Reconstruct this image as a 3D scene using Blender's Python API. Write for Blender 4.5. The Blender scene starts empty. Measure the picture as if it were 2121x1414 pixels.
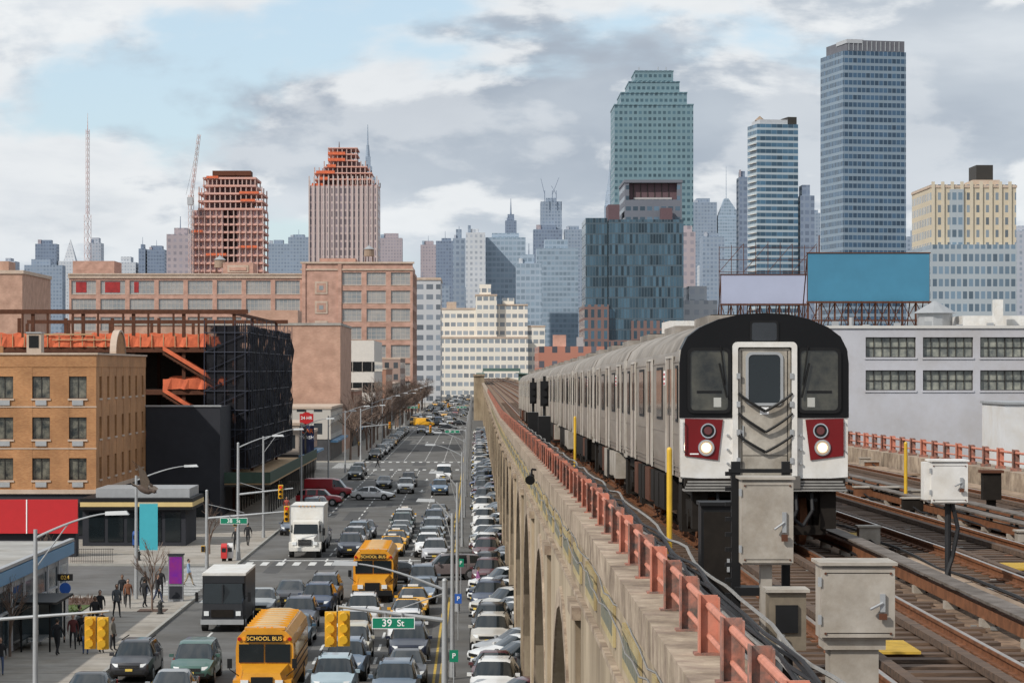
import bpy, math, random
from mathutils import Vector, Matrix
random.seed(7)
R=random.random
def U(a,b): return a+(b-a)*R()
scene=bpy.context.scene
COL=scene.collection
# ------------------------------------------------------------------ materials
MATS={}
def new_mat(name):
    m=bpy.data.materials.new(name); m.use_nodes=True
    nt=m.node_tree; b=nt.nodes['Principled BSDF']
    return m,nt,b
def mat(name,col,rough=.7,metal=0.,var=.25,scale=1.5,col2=None,bump=0.,emit=0.,spec=.5,stretch=(1,1,1),grime=0.,coat=0.):
    if name in MATS: return MATS[name]
    m,nt,b=new_mat(name); N=nt.nodes; L=nt.links
    b.inputs['Roughness'].default_value=rough; b.inputs['Metallic'].default_value=metal
    b.inputs['Specular IOR Level'].default_value=spec
    if coat: b.inputs['Coat Weight'].default_value=coat; b.inputs['Coat Roughness'].default_value=.05
    c=list(col)+[1]
    if col2 is None: col2=[x*(1-var) for x in col]
    c2=list(col2)+[1]
    if var==0 and not grime:
        b.inputs['Base Color'].default_value=c
    else:
        tc=N.new('ShaderNodeTexCoord'); mp=N.new('ShaderNodeMapping'); mp.inputs['Scale'].default_value=stretch
        L.new(tc.outputs['Object'],mp.inputs[0])
        n=N.new('ShaderNodeTexNoise'); n.inputs['Scale'].default_value=scale; n.inputs['Detail'].default_value=7; n.inputs['Roughness'].default_value=.65
        L.new(mp.outputs[0],n.inputs['Vector'])
        r=N.new('ShaderNodeValToRGB'); r.color_ramp.elements[0].position=.35; r.color_ramp.elements[1].position=.68
        r.color_ramp.elements[0].color=c2; r.color_ramp.elements[1].color=c
        L.new(n.outputs['Fac'],r.inputs[0]); out=r.outputs[0]
        if grime:
            n2=N.new('ShaderNodeTexNoise'); n2.inputs['Scale'].default_value=scale*.35; n2.inputs['Detail'].default_value=9; n2.inputs['Roughness'].default_value=.75
            L.new(mp.outputs[0],n2.inputs['Vector'])
            r2=N.new('ShaderNodeValToRGB'); r2.color_ramp.elements[0].position=.38; r2.color_ramp.elements[1].position=.62
            g=1-grime
            r2.color_ramp.elements[0].color=(g,g*.95,g*.88,1); r2.color_ramp.elements[1].color=(1,1,1,1)
            L.new(n2.outputs['Fac'],r2.inputs[0])
            mx=N.new('ShaderNodeMix'); mx.data_type='RGBA'; mx.blend_type='MULTIPLY'; mx.inputs[0].default_value=1
            L.new(out,mx.inputs[6]); L.new(r2.outputs[0],mx.inputs[7]); out=mx.outputs[2]
        L.new(out,b.inputs['Base Color'])
        if bump:
            bp=N.new('ShaderNodeBump'); bp.inputs['Strength'].default_value=bump; bp.inputs['Distance'].default_value=.05
            L.new(n.outputs['Fac'],bp.inputs['Height']); L.new(bp.outputs[0],b.inputs['Normal'])
    if emit:
        b.inputs['Emission Color'].default_value=c; b.inputs['Emission Strength'].default_value=emit
    MATS[name]=m; return m
def facade(name,wall,glass,w=3.5,h=3.6,fx=.6,fz=.55,gr=.12,gm=.0,var=.5,wr=.75,wvar=.15,band=None):
    if name in MATS: return MATS[name]
    m,nt,b=new_mat(name); N=nt.nodes; L=nt.links
    tc=N.new('ShaderNodeTexCoord'); s=N.new('ShaderNodeSeparateXYZ'); L.new(tc.outputs['Object'],s.inputs[0])
    def M(op,a,bb=None,cc=None):
        n=N.new('ShaderNodeMath'); n.operation=op
        for i,v in enumerate((a,bb,cc)):
            if v is None: continue
            if isinstance(v,(int,float)): n.inputs[i].default_value=v
            else: L.new(v,n.inputs[i])
        return n.outputs[0]
    u=M('DIVIDE',M('ADD',M('ADD',s.outputs[0],s.outputs[1]),.37),w); v=M('DIVIDE',M('ADD',s.outputs[2],.1),h)
    fu=M('FRACT',u); fv=M('FRACT',v)
    mu=M('LESS_THAN',fu,fx); mv=M('LESS_THAN',M('ABSOLUTE',M('SUBTRACT',fv,.5)),fz*.5)
    msk=M('MULTIPLY',mu,mv)
    nm=N.new('ShaderNodeSeparateXYZ'); L.new(tc.outputs['Normal'],nm.inputs[0])
    msk=M('MULTIPLY',msk,M('LESS_THAN',nm.outputs[2],.5))
    cb=N.new('ShaderNodeCombineXYZ'); L.new(M('FLOOR',u),cb.inputs[0]); L.new(M('FLOOR',v),cb.inputs[1])
    wn=N.new('ShaderNodeTexWhiteNoise'); L.new(cb.outputs[0],wn.inputs['Vector'])
    gx=N.new('ShaderNodeMix'); gx.data_type='RGBA'
    gx.inputs[6].default_value=[c*(1-var) for c in glass]+[1]; gx.inputs[7].default_value=[min(1,c*(1+var*.6)) for c in glass]+[1]
    L.new(wn.outputs['Value'],gx.inputs[0])
    no=N.new('ShaderNodeTexNoise'); no.inputs['Scale'].default_value=.06; no.inputs['Detail'].default_value=6
    L.new(tc.outputs['Object'],no.inputs['Vector'])
    wx=N.new('ShaderNodeMix'); wx.data_type='RGBA'
    wx.inputs[6].default_value=[c*(1-wvar) for c in wall]+[1]; wx.inputs[7].default_value=[min(1,c*(1+wvar)) for c in wall]+[1]
    L.new(no.outputs['Fac'],wx.inputs[0])
    fx_=N.new('ShaderNodeMix'); fx_.data_type='RGBA'
    L.new(msk,fx_.inputs[0]); L.new(wx.outputs[2],fx_.inputs[6]); L.new(gx.outputs[2],fx_.inputs[7])
    L.new(fx_.outputs[2],b.inputs['Base Color'])
    L.new(M('MULTIPLY_ADD',msk,gr-wr,wr),b.inputs['Roughness'])
    if gm: L.new(M('MULTIPLY',msk,gm),b.inputs['Metallic'])
    MATS[name]=m; return m
# ------------------------------------------------------------------ mesh builder
class MB:
    def __init__(s): s.v=[];s.f=[];s.m=[];s.ml=[]
    def mi(s,m):
        if m not in s.ml: s.ml.append(m)
        return s.ml.index(m)
    def face(s,pts,m):
        n=len(s.v); s.v+= [tuple(p) for p in pts]; s.f.append(tuple(range(n,n+len(pts)))); s.m.append(s.mi(m))
    def hexa(s,p,m):
        n=len(s.v); s.v+=[tuple(q) for q in p]; k=s.mi(m)
        for f in ((0,3,2,1),(4,5,6,7),(0,1,5,4),(1,2,6,5),(2,3,7,6),(3,0,4,7)):
            s.f.append(tuple(n+i for i in f)); s.m.append(k)
    def box(s,x0,x1,y0,y1,z0,z1,m,dz=0):
        s.hexa([(x0,y0,z0),(x1,y0,z0),(x1,y1,z0+dz),(x0,y1,z0+dz),(x0,y0,z1),(x1,y0,z1),(x1,y1,z1+dz),(x0,y1,z1+dz)],m)
    def obox(s,o,u,n,a0,a1,d0,d1,z0,z1,m):
        def P(a,d,z): return (o[0]+u[0]*a+n[0]*d,o[1]+u[1]*a+n[1]*d,z)
        s.hexa([P(a0,d1,z0),P(a1,d1,z0),P(a1,d0,z0),P(a0,d0,z0),P(a0,d1,z1),P(a1,d1,z1),P(a1,d0,z1),P(a0,d0,z1)],m)
    def cyl(s,p0,p1,r0,r1,n,m,caps=True):
        p0=Vector(p0);p1=Vector(p1); d=(p1-p0).normalized()
        a=d.orthogonal().normalized(); b=d.cross(a); i0=len(s.v); k=s.mi(m)
        for p,r in ((p0,r0),(p1,r1)):
            for i in range(n):
                t=2*math.pi*i/n; s.v.append(tuple(p+(a*math.cos(t)+b*math.sin(t))*r))
        for i in range(n):
            j=(i+1)%n; s.f.append((i0+i,i0+j,i0+n+j,i0+n+i)); s.m.append(k)
        if caps:
            s.f.append(tuple(i0+n-1-i for i in range(n))); s.m.append(k)
            s.f.append(tuple(i0+n+i for i in range(n))); s.m.append(k)
    def tube(s,pts,r,n,m):
        for a,b in zip(pts[:-1],pts[1:]): s.cyl(a,b,r,r,n,m)
    def sphere(s,c,r,m,nu=10,nv=6,sc=(1,1,1)):
        i0=len(s.v);k=s.mi(m)
        for j in range(nv+1):
            ph=math.pi*j/nv
            for i in range(nu):
                t=2*math.pi*i/nu
                s.v.append((c[0]+r*sc[0]*math.sin(ph)*math.cos(t),c[1]+r*sc[1]*math.sin(ph)*math.sin(t),c[2]+r*sc[2]*math.cos(ph)))
        for j in range(nv):
            for i in range(nu):
                a=i0+j*nu+i;b_=i0+j*nu+(i+1)%nu
                s.f.append((a,a+nu,b_+nu,b_)); s.m.append(k)
    def prism(s,prof,y0,y1,m,dz=0,capm=None):
        n=len(prof)
        for i in range(n):
            a=prof[i];b=prof[(i+1)%n]
            s.face([(a[0],y0,a[1]),(b[0],y0,b[1]),(b[0],y1,b[1]+dz),(a[0],y1,a[1]+dz)],m)
        s.face([(p[0],y0,p[1]) for p in prof],capm or m); s.face([(p[0],y1,p[1]+dz) for p in reversed(prof)],capm or m)
    def mesh(s,name,smooth=None,merge=False):
        me=bpy.data.meshes.new(name); me.from_pydata(s.v,[],s.f)
        for m in s.ml: me.materials.append(m)
        me.polygons.foreach_set('material_index',s.m)
        if merge or smooth:
            import bmesh
            bm=bmesh.new(); bm.from_mesh(me); bmesh.ops.remove_doubles(bm,verts=bm.verts,dist=.0005)
            bmesh.ops.recalc_face_normals(bm,faces=bm.faces); bm.to_mesh(me); bm.free()
        if smooth:
            me.polygons.foreach_set('use_smooth',[True]*len(me.polygons)); me.set_sharp_from_angle(angle=math.radians(smooth))
        me.update(); return me
    def obj(s,name,loc=(0,0,0),rz=0,parent=None,smooth=None,merge=False):
        return place(s.mesh(name,smooth,merge),name,loc,rz,parent)
def place(me,name,loc=(0,0,0),rz=0,parent=None,scale=None):
    o=bpy.data.objects.new(name,me); COL.objects.link(o); o.location=loc; o.rotation_euler=(0,0,rz)
    if scale: o.scale=scale
    if parent: o.parent=parent
    return o
def text(body,size,loc,m,parent=None,rot=(math.pi/2,0,0),sx=1,name='lettering'):
    c=bpy.data.curves.new(name,'FONT'); c.body=body; c.size=size; c.align_x='CENTER'; c.align_y='CENTER'; c.extrude=.004; c.offset=size*.012
    c.materials.append(m); o=bpy.data.objects.new(name,c); COL.objects.link(o); o.location=loc; o.rotation_euler=rot; o.scale=(sx,1,1)
    if parent: o.parent=parent
    return o
# palette
asphalt=mat('asphalt',(.15,.148,.145),.9,var=.3,scale=.35,grime=.3)
asphalt2=mat('asphalt_ground',(.12,.12,.12),.95,var=.3,scale=.05)
concrete=mat('concrete_pavement',(.4,.37,.33),.9,var=.25,scale=.6,grime=.25)
kerbm=mat('kerb_stone',(.36,.35,.32),.85,var=.2,scale=2)
paintw=mat('road_paint_white',(.72,.72,.7),.8,var=.4,scale=3)
painty=mat('road_paint_yellow',(.6,.4,.06),.8,var=.4,scale=3)
viad=mat('viaduct_concrete',(.56,.46,.33),.9,col2=(.34,.27,.19),scale=.5,grime=.5,bump=.3,stretch=(1,1,.3))
ledge=mat('parapet_concrete',(.54,.44,.33),.9,col2=(.28,.21,.16),scale=2.4,grime=.5,bump=.5)
deckm=mat('deck_ballast',(.36,.24,.16),.95,col2=(.12,.08,.055),scale=4,bump=.7,grime=.4)
tiem=mat('wood_tie',(.16,.1,.065),.9,col2=(.05,.034,.026),scale=4,bump=.5,stretch=(.3,3,3))
railm=mat('rusty_rail',(.25,.105,.05),.7,metal=.1,var=.5,scale=6,spec=.3)
railtop=mat('polished_rail',(.46,.4,.35),.32,metal=.8,var=.3,scale=3)
thirdm=mat('cover_board',(.22,.19,.17),.75,col2=(.09,.07,.055),scale=3,grime=.4)
steel=mat('stainless',(.35,.305,.26),.45,metal=.3,var=.28,scale=1.2,stretch=(1,.3,2),grime=.35)
steelroof=mat('train_roof',(.38,.34,.3),.65,metal=.15,var=.35,scale=1.5,grime=.5)
blackgl=mat('black_fibreglass',(.007,.007,.008),.42,var=.2,spec=.22)
blackm=mat('black_metal',(.011,.011,.012),.6,var=.3,scale=5,spec=.25)
dark=mat('dark_underframe',(.02,.016,.013),.85,var=.4,scale=5,spec=.2)
whitep=mat('white_paint',(.76,.75,.73),.4,var=.15,scale=2.5,grime=.15)
edgep=mat('car_end_trim',(.55,.52,.48),.5,var=.25,scale=2,grime=.25)
redp=mat('dark_red_paint',(.17,.009,.011),.35,var=.2,spec=.3)
glass=mat('dark_glass',(.012,.017,.02),.07,var=.2,spec=.5)
glassb=mat('blue_window_glass',(.07,.1,.12),.08,var=.6,scale=.25,spec=.8)
chrome=mat('chrome',(.6,.6,.6),.15,metal=1,var=.1)
pink=mat('salmon_rail_paint',(.64,.25,.17),.7,col2=(.5,.2,.14),scale=6,grime=.2)
pinkr=mat('peeled_rail_paint',(.6,.23,.16),.8,col2=(.13,.12,.11),scale=7,grime=.4)
boxg=mat('cabinet_grey',(.45,.41,.36),.6,var=.2,scale=4,grime=.3)
yel=mat('yellow_paint',(.72,.44,.03),.55,var=.2,scale=3)
rub=mat('cable_black',(.02,.02,.022),.6,var=.2,scale=5,spec=.3)
cablg=mat('cable_grey',(.26,.25,.235),.6,var=.3,scale=5)
galv=mat('galvanised_steel',(.42,.43,.44),.5,metal=.4,var=.15,scale=2)
tyre=mat('tyre',(.018,.018,.018),.85,var=.2)
hub=mat('wheel_rim',(.4,.4,.41),.35,metal=.7,var=.1)
lampw=mat('headlamp_glass',(.75,.77,.78),.12,var=.05)
tail=mat('tail_lamp_red',(.4,.01,.01),.2,var=.1)
green=mat('street_sign_green',(.0,.2,.11),.5,var=.05)
white=mat('sign_white',(.85,.85,.85),.6,var=0)
blackt=mat('sign_black',(.01,.01,.01),.6,var=0)
rust=mat('rusty_steel_beam',(.12,.05,.03),.85,var=.35,scale=3,spec=.2)
orange=mat('orange_safety_net',(.75,.17,.07),.85,var=.35,scale=1.4,col2=(.5,.11,.05))
mat('licence_plate',(.7,.5,.1),.5,var=.05); mat('dark_trim',(.02,.02,.02),.6,var=.1,spec=.3); mat('amber',(.8,.3,.02),.3,var=0); mat('bus_sign_blue',(.02,.1,.4),.5,var=0); mat('bus_sign_amber',(.8,.5,.1),.5,var=0)
# ------------------------------------------------------------------ ground, road
EYE=14.0
mb=MB(); mb.face([(-9000,-200,-.03),(9000,-200,-.03),(9000,9000,-.03),(-9000,9000,-.03)],asphalt2); mb.obj('ground')
mb=MB(); mb.face([(-17,20,0),(2.4,20,0),(2.4,1330,0),(-17,1330,0)],asphalt)
cross=[(160,186),(366,392),(604,632),(820,845),(1040,1060)]
for a,b in cross: mb.face([(-160,a,0),(-17.001,a,0),(-17.001,b,0),(-160,b,0)],asphalt)
patch=mat('asphalt_patch',(.085,.085,.088),.92,var=.25,scale=1,grime=.2)
for i in range(46):
    x=U(-16.5,-4);y=U(110,700);w=U(.6,2.2);l=U(2,16); h_=.002+i*.00004; mb.face([(x,y,h_),(x+w,y,h_),(x+w,y+l,h_),(x,y+l,h_)],patch)
mb.obj('road')
mb=MB(); mb.face([(14.9,20,0),(32,20,0),(32,1330,0),(14.9,1330,0)],asphalt); mb.obj('road')
def slab(name,x0,x1,y0,y1):
    mb=MB(); mb.box(x0,x1-.18,y0+.18,y1-.18,-.02,.14,concrete)
    mb.box(x1-.18,x1,y0,y1,-.02,.15,kerbm); mb.box(x0,x1-.18,y0,y0+.18,-.02,.15,kerbm); mb.box(x0,x1-.18,y1-.18,y1,-.02,.15,kerbm)
    y=y0+3
    while y<min(y1-2,420):
        mb.box(x0+.1,x1-.2,y,y+.04,.13,.144,asphalt2); y+=3
    mb.obj(name)
ys=[20]+[v for c in cross for v in c]+[1330]
for i in range(0,len(ys),2): slab('sidewalk',-60,-17,ys[i],ys[i+1])
mb=MB(); 
def dash(x,y0,y1,l=3,g=6,w=.13,m=paintw):
    y=y0
    while y<y1:
        if not any(a-4<y<b+3 for a,b in cross): mb.face([(x,y,.005),(x+w,y,.005),(x+w,y+l,.005),(x,y+l,.005)],m)
        y+=g
for x in (-14.1,-11,-7.8,-4.9): dash(x,40,1200)
for x in (-1.95,-1.65): dash(x,40,1200,6.01,6.02,.12,painty)
def crosswalk(y,x0=-16.6,x1=-2,d=3.2):
    x=x0
    while x<x1: mb.face([(x,y,.006),(x+.5,y,.006),(x+.5,y+d,.006),(x,y+d,.006)],paintw); x+=1.15
for a,b in cross:
    crosswalk(a-3.4); crosswalk(b+.4)
    mb.face([(-16.6,b+5,.006),(-2,b+5,.006),(-2,b+5.5,.006),(-16.6,b+5.5,.006)],paintw)
    yy=a+2
    while yy<b-2: mb.face([(-20.5,yy,.006),(-17.5,yy,.006),(-17.5,yy+.5,.006),(-20.5,yy+.5,.006)],paintw); yy+=1.15
for y in (300,330,500):
    for x in (-6.3,-9.4): mb.face([(x,y,.006),(x+.2,y,.006),(x+.2,y+4,.006),(x,y+4,.006)],paintw); mb.face([(x-.3,y,.0075),(x+.1,y-2,.0075),(x+.5,y,.0075)],paintw)
mb.obj('road_markings')
# ------------------------------------------------------------------ viaduct
def dz(y):
    return 0 if y<42 else (-.0075*(y-42) if y<200 else -1.185)
KN=[8,42,200,1250]
def sweep(mb,prof,m,knots=KN,closed=True):
    n=len(prof)
    for a,b in zip(knots[:-1],knots[1:]):
        for i in range(n if closed else n-1):
            p=prof[i];q=prof[(i+1)%n]
            mb.face([(p[0],a,p[1]+dz(a)),(p[0],b,p[1]+dz(b)),(q[0],b,q[1]+dz(b)),(q[0],a,q[1]+dz(a))],m)
    mb.face([(p[0],knots[0],p[1]+dz(knots[0])) for p in prof],m)
def rect(x0,x1,z0,z1): return [(x0,z0),(x1,z0),(x1,z1),(x0,z1)]
VX0,VX1=2.05,14.9
mb=MB()
c=62-60; 
while c<1240:
    y0=c-10;y1=c+10
    top=lambda y:11.1+dz(y)
    arc=[(c-7.5,0)]+[(c-7.5*math.cos(math.pi*i/12),.9+7.5*math.sin(math.pi*i/12)) for i in range(13)]+[(c+7.5,0)]
    for x,fl in ((VX0,0),(VX1,1)):
        def F(p): mb.face([(x,q[0],q[1]) for q in (p if not fl else p[::-1])],viad)
        F([(y0,0),(y0,top(y0)),(c-7.5,top(c-7.5)),(c-7.5,0)]); F([(c+7.5,0),(c+7.5,top(c+7.5)),(y1,top(y1)),(y1,0)])
        for p,q in zip(arc[1:-2],arc[2:-1]):
            F([(p[0],p[1]),(p[0],top(p[0])),(q[0],top(q[0])),(q[0],q[1])])
    for p,q in zip(arc[:-1],arc[1:]):
        mb.face([(VX0,p[0],p[1]),(VX0,q[0],q[1]),(VX1,q[0],q[1]),(VX1,p[0],p[1])],viad)
    mb.box(VX0-.1,VX0-.002,c+8.9,c+11.1,0,9.2+dz(c+10),viad); mb.box(VX0-.18,VX0-.002,c+8.7,c+11.3,9.2+dz(c+10),9.45+dz(c+10),ledge)
    for i in range(12):
        a0=math.pi*i/12;a1=math.pi*(i+1)/12
        P=lambda r,a,x:(x,c-r*math.cos(a),.9+r*math.sin(a))
        mb.face([P(7.5,a0,VX0-.06),P(7.95,a0,VX0-.06),P(7.95,a1,VX0-.06),P(7.5,a1,VX0-.06)],ledge)
        mb.face([P(7.95,a0,VX0-.06),P(7.95,a0,VX0),P(7.95,a1,VX0),P(7.95,a1,VX0-.06)],ledge)
        mb.face([P(7.5,a0,VX0-.06),P(7.5,a0,VX0),P(7.5,a1,VX0),P(7.5,a1,VX0-.06)],ledge)
    c+=20
sweep(mb,rect(VX0+.02,VX1-.02,10.6,10.92),deckm)
sweep(mb,rect(1.68,2.4,11.2,11.56),ledge); sweep(mb,rect(1.86,2.4,10.92,11.2),viad)
sweep(mb,rect(14.1,15.1,10.9,11.5),ledge)
sweep(mb,rect(1.95,2.049,9.62,9.72),ledge)
tileg=mat('green_tile',(.1,.13,.13),.5,col2=(.22,.2,.13),scale=7)
tiley=mat('yellow_tile',(.5,.41,.2),.6,col2=(.42,.34,.19),scale=3,grime=.3)
y=14
while y<330:
    d=dz(y)
    mb.box(2.0,2.045,y,y+3.6,9.95+d,10.55+d,tiley,dz=dz(y+3.6)-d)
    for i in range(8): mb.box(1.99,2.001,y+.2+i*.41,y+.52+i*.41,10.1+d,10.4+d,tileg,dz=0)
    y+=6
viaduct=mb.obj('elevated_railway_viaduct')
def railing(x,name,ymax=420):
    mb=MB(); y=16.2; i=0
    while y<ymax:
        d=dz(y); m=pinkr if (i*7)%3 else pink
        mb.box(x-.075,x+.075,y-.012,y+.012,11.5+d,12.07+d,m); mb.box(x-.09,x-.075,y-.07,y+.07,11.5+d,12.08+d,m); mb.box(x+.075,x+.09,y-.07,y+.07,11.5+d,12.05+d,m)
        mb.box(x-.13,x+.13,y-.1,y+.1,11.5+d,11.58+d,pinkr)
        y+=2.05; i+=1
    for z,r in ((11.98,.033),(11.72,.024)):
        ks=[16,42,200,ymax]
        for a,b in zip(ks[:-1],ks[1:]): mb.cyl((x,a,z+dz(a)),(x,b,z+dz(b)),r,r,8,pink)
    mb.obj(name,smooth=None)
railing(2.0,'parapet_railing'); railing(14.4,'parapet_railing',300)
mb=MB()
for i in range(12):
    x=2.2+.045*(i%5)+.01*i; z=11.62+.06*(i//3)+U(0,.06); y=12; p=(x,y,z); m=rub if i%3 else cablg; ph=U(0,6)
    while y<150:
        y2=y+1.0; q=(x+.03*math.sin(y2*1.3+ph)+U(-.012,.012),y2,z+dz(y2)+.035*math.sin(y2*.9+ph)); mb.cyl(p,q,.018,.018,5,m,False); p=q;y=y2
for i in range(3):
    y=12; z0=11.1-.3*i; p=(1.93,y,z0); ph=U(0,6)
    while y<170:
        y2=y+1.4; q=(1.9,y2,z0+dz(y2)+.07*math.sin(y2*.7+ph)+.04*math.sin(y2*2+ph)); mb.cyl(p,q,.014,.014,5,cablg,False); p=q;y=y2
mb.obj('trackside_cable_bundle')
for ti,xc in enumerate((4.6,8.35,12.05)):
    mb=MB()
    for s in (-.74,.74):
        xr=xc+s
        sweep(mb,rect(xr-.075,xr+.075,10.99,11.01),railm); sweep(mb,rect(xr-.012,xr+.012,11.01,11.08),railm)
        sweep(mb,rect(xr-.036,xr+.036,11.08,11.115),railm); sweep(mb,rect(xr-.026,xr+.026,11.1155,11.118),railtop)
        sweep(mb,rect(xr+(.22 if s<0 else -.34),xr+(.34 if s<0 else -.22),10.99,11.07),tiem)
    y=12
    while y<330:
        l=U(-.1,.1); d=dz(y); mb.box(xc-1.3+l,xc+1.3+l,y,y+.24,10.86+d,10.985+d+U(-.012,0),tiem)
        if y<70:
            for s in (-.74,.74): mb.box(xc+s-.14,xc+s+.14,y+.04,y+.2,10.98+d,11.0+d,railm); 
        y+=.56
    sx=1.52 if ti!=2 else -1.52
    sweep(mb,rect(xc+sx-.05,xc+sx+.05,11.02,11.16),railm)
    sweep(mb,rect(xc+sx-.13,xc+sx+.13,11.25,11.28),thirdm)
    y=12
    while y<200:
        d=dz(y); e=xc+sx+(.13 if sx>0 else -.13)
        mb.box(min(e,e-.05),max(e,e-.05),y,y+.08,10.9+d,11.25+d,dark); mb.box(xc+sx-.08,xc+sx+.08,y-.08,y+.1,10.9+d,11.02+d,boxg); y+=2.4
    mb.obj('railway_track')
mb=MB()
plank=mat('walkway_plank',(.48,.36,.26),.9,col2=(.22,.155,.11),scale=3,stretch=(1,.2,1),grime=.35)
for x0,x1 in ((6.45,6.95),(10.0,10.5),(13.45,14.0),(2.5,2.95)):
    y=12
    while y<200:
        l=U(2,4); d=dz(y); 
        if R()<.85: mb.box(x0+U(-.02,.02),x1,y,y+l-.04,10.97+d,11.03+d,plank,dz=dz(y+l)-d)
        y+=l
mb.obj('track_walkway')
mb=MB()
for x in (6.15,7.0,9.9,10.55,6.4,10.3):
    y=12;p=None;ph=U(0,6)
    while y<120:
        q=(x+.08*math.sin(y*.35+ph)+.02*math.sin(y*1.9),y,11.05+dz(y)+.02*math.sin(y+ph))
        if p: mb.cyl(p,q,.026,.026,5,rub,False)
        p=q;y+=1.0
mb.obj('trackside_cable')
mb=MB()
for i in range(700):
    y=U(16,75); x=U(2.5,14); d=10.93+dz(y); s_=U(.02,.07); mb.box(x-s_,x+s_,y-s_,y+s_*U(.5,2.5),d,d+s_*.8,random.choice((railm,plank,tiem,cablg)))
mb.obj('trackside_debris')
pad=mat('yellow_grating',(.6,.38,.05),.7,var=.3,scale=6)
for (x,y) in ((6.9,47),(8.35,39),(4.4,27.5),(11.9,31)):
    mb=MB(); 
    for i in range(10): mb.box(x-.3,x+.3,y+i*.12,y+i*.12+.07,11.0+dz(y),11.03+dz(y),pad)
    mb.obj('track_grating')
for i in range(14):
    x=random.choice((6.75,10.2,13.7,9.6)); y=U(28,120)
    mb=MB(); w=U(.12,.25); h=U(.12,.3); d=10.95+dz(y)
    mb.box(x-w,x+w,y,y+.3,d+.08,d+.08+h,random.choice((boxg,dark,railm))); mb.box(x-w-.03,x+w+.03,y-.03,y+.33,d+.08+h,d+.11+h,boxg); mb.box(x-.05,x+.05,y+.1,y+.2,d,d+.08,dark)
    mb.tube([(x,y-.01,d+.15),(x+.1,y-.3,d+.06),(x+.3,y-.6,d+.03)],.02,6,rub)
    mb.obj('junction_box')
def cabinet(x0,x1,y,dep,z0,z1,m=boxg):
    mb=MB(); mb.box(x0,x1,y,y+dep,z0,z1,m); mb.box(x0-.012,x1+.012,y-.035,y-.002,z0+.02,z1-.02,m)
    mb.box(x0-.03,x1+.03,y-.06,y+dep+.03,z1,z1+.025,m)
    for zz in (z0+.12,z1-.16): mb.box(x0-.035,x0-.012,y-.05,y,zz,zz+.07,galv)
    hx=x1-.12*(x1-x0)-.02; mb.box(hx-.02,hx+.02,y-.06,y-.035,z0+.38*(z1-z0),z0+.62*(z1-z0),galv); mb.cyl((hx,y-.06,z0+.5*(z1-z0)),(hx-.1,y-.09,z0+.42*(z1-z0)),.012,.012,6,galv)
    mb.box(hx-.03,hx+.03,y-.085,y-.06,z0+.28*(z1-z0),z0+.36*(z1-z0),rust)
    mb.box(x0+.03,x1-.03,y-.037,y-.0351,z0+.05,z0+.056,dark); mb.box(x0+.03,x1-.03,y-.037,y-.0351,z1-.06,z1-.054,dark)
    for xx in (x0+.02,x1-.02):
        for zz in (z0+.05,z1-.06): mb.cyl((xx,y-.035,zz),(xx,y-.045,zz),.01,.01,6,rust)
    return mb
mb=cabinet(2.66,3.2,20,.4,11.93,12.5); mb.box(2.73,3.1,20.05,20.35,10.92,11.85,boxg); mb.box(2.68,3.15,20.02,20.38,11.85,11.929,boxg); mb.obj('signal_cabinet')
mb=cabinet(2.6,3.08,25.4,.35,12.1,12.93); mb.box(2.79,2.9,25.5,25.65,10.92,12.1,boxg)
mb.box(2.53,2.62,25.77,25.84,10.92,13.09,blackm); mb.box(3.03,3.11,25.77,25.84,10.92,13.09,blackm)
mb.box(2.5,3.13,25.76,25.765,12.98,13.02,blackm);mb.box(2.55,3.1,25.6,25.9,11.78,11.86,blackm)
for i in range(14): mb.box(2.47,2.53,25.79,25.82,11+i*.15,11.04+i*.15,blackm)
mb.obj('signal_cabinet')
mb=MB(); mb.box(2.77,3.12,24.6,24.9,11.35,11.9,mat('weathered_box',(.22,.18,.13),.7,var=.4,scale=4)); mb.box(2.83,3.04,24.57,24.599,11.52,11.78,blackm); mb.box(2.74,3.15,24.56,24.93,11.9,11.93,boxg); mb.box(2.85,3.0,24.65,24.8,10.92,11.35,dark); mb.cyl((2.88,24.56,11.5),(2.8,24.3,10.95),.04,.04,8,cablg); mb.obj('relay_box')
mb=MB(); mb.box(2.57,2.93,29.7,30.1,10.92,12.45,blackm); mb.box(2.55,2.95,29.66,30.12,12.45,12.49,blackm); mb.box(2.6,2.9,29.67,29.699,11.05,12.38,dark);mb.box(2.86,2.89,29.64,29.67,11.7,11.85,galv); mb.obj('relay_cabinet')
mb=cabinet(6.3,6.78,36,.35,12.15,12.73,m=whitep); mb.cyl((6.55,36.15,10.92),(6.55,36.15,12.15),.045,.045,10,rub); mb.box(6.2,6.299,36.05,36.3,12.2,12.72,whitep)
mb.tube([(6.6,36.1,12.15),(6.68,36.1,11.8),(6.6,36.1,11.4),(6.45,36,11.0)],.03,6,rub); mb.obj('signal_cabinet')
mb=MB(); mb.box(11.3,11.7,58,58.3,11.1,11.7,dark); mb.box(11.25,11.75,57.95,58.35,11.7,11.76,rust); mb.box(11.4,11.6,58.1,58.2,10.8,11.1,dark); mb.obj('junction_box')
for (x,y,zt) in ((2.9,39,12.8),(2.9,76,12.6),(2.9,109,12.2),(9.9,60,12.3)):
    mb=MB(); d=dz(y); mb.cyl((x,y,10.9+d),(x,y,zt),.042,.042,10,yel); mb.sphere((x,y,zt),.042,yel,8,4); mb.cyl((x,y,10.9+d),(x,y,10.98+d),.09,.09,10,dark); mb.obj('yellow_marker_post')
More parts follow.
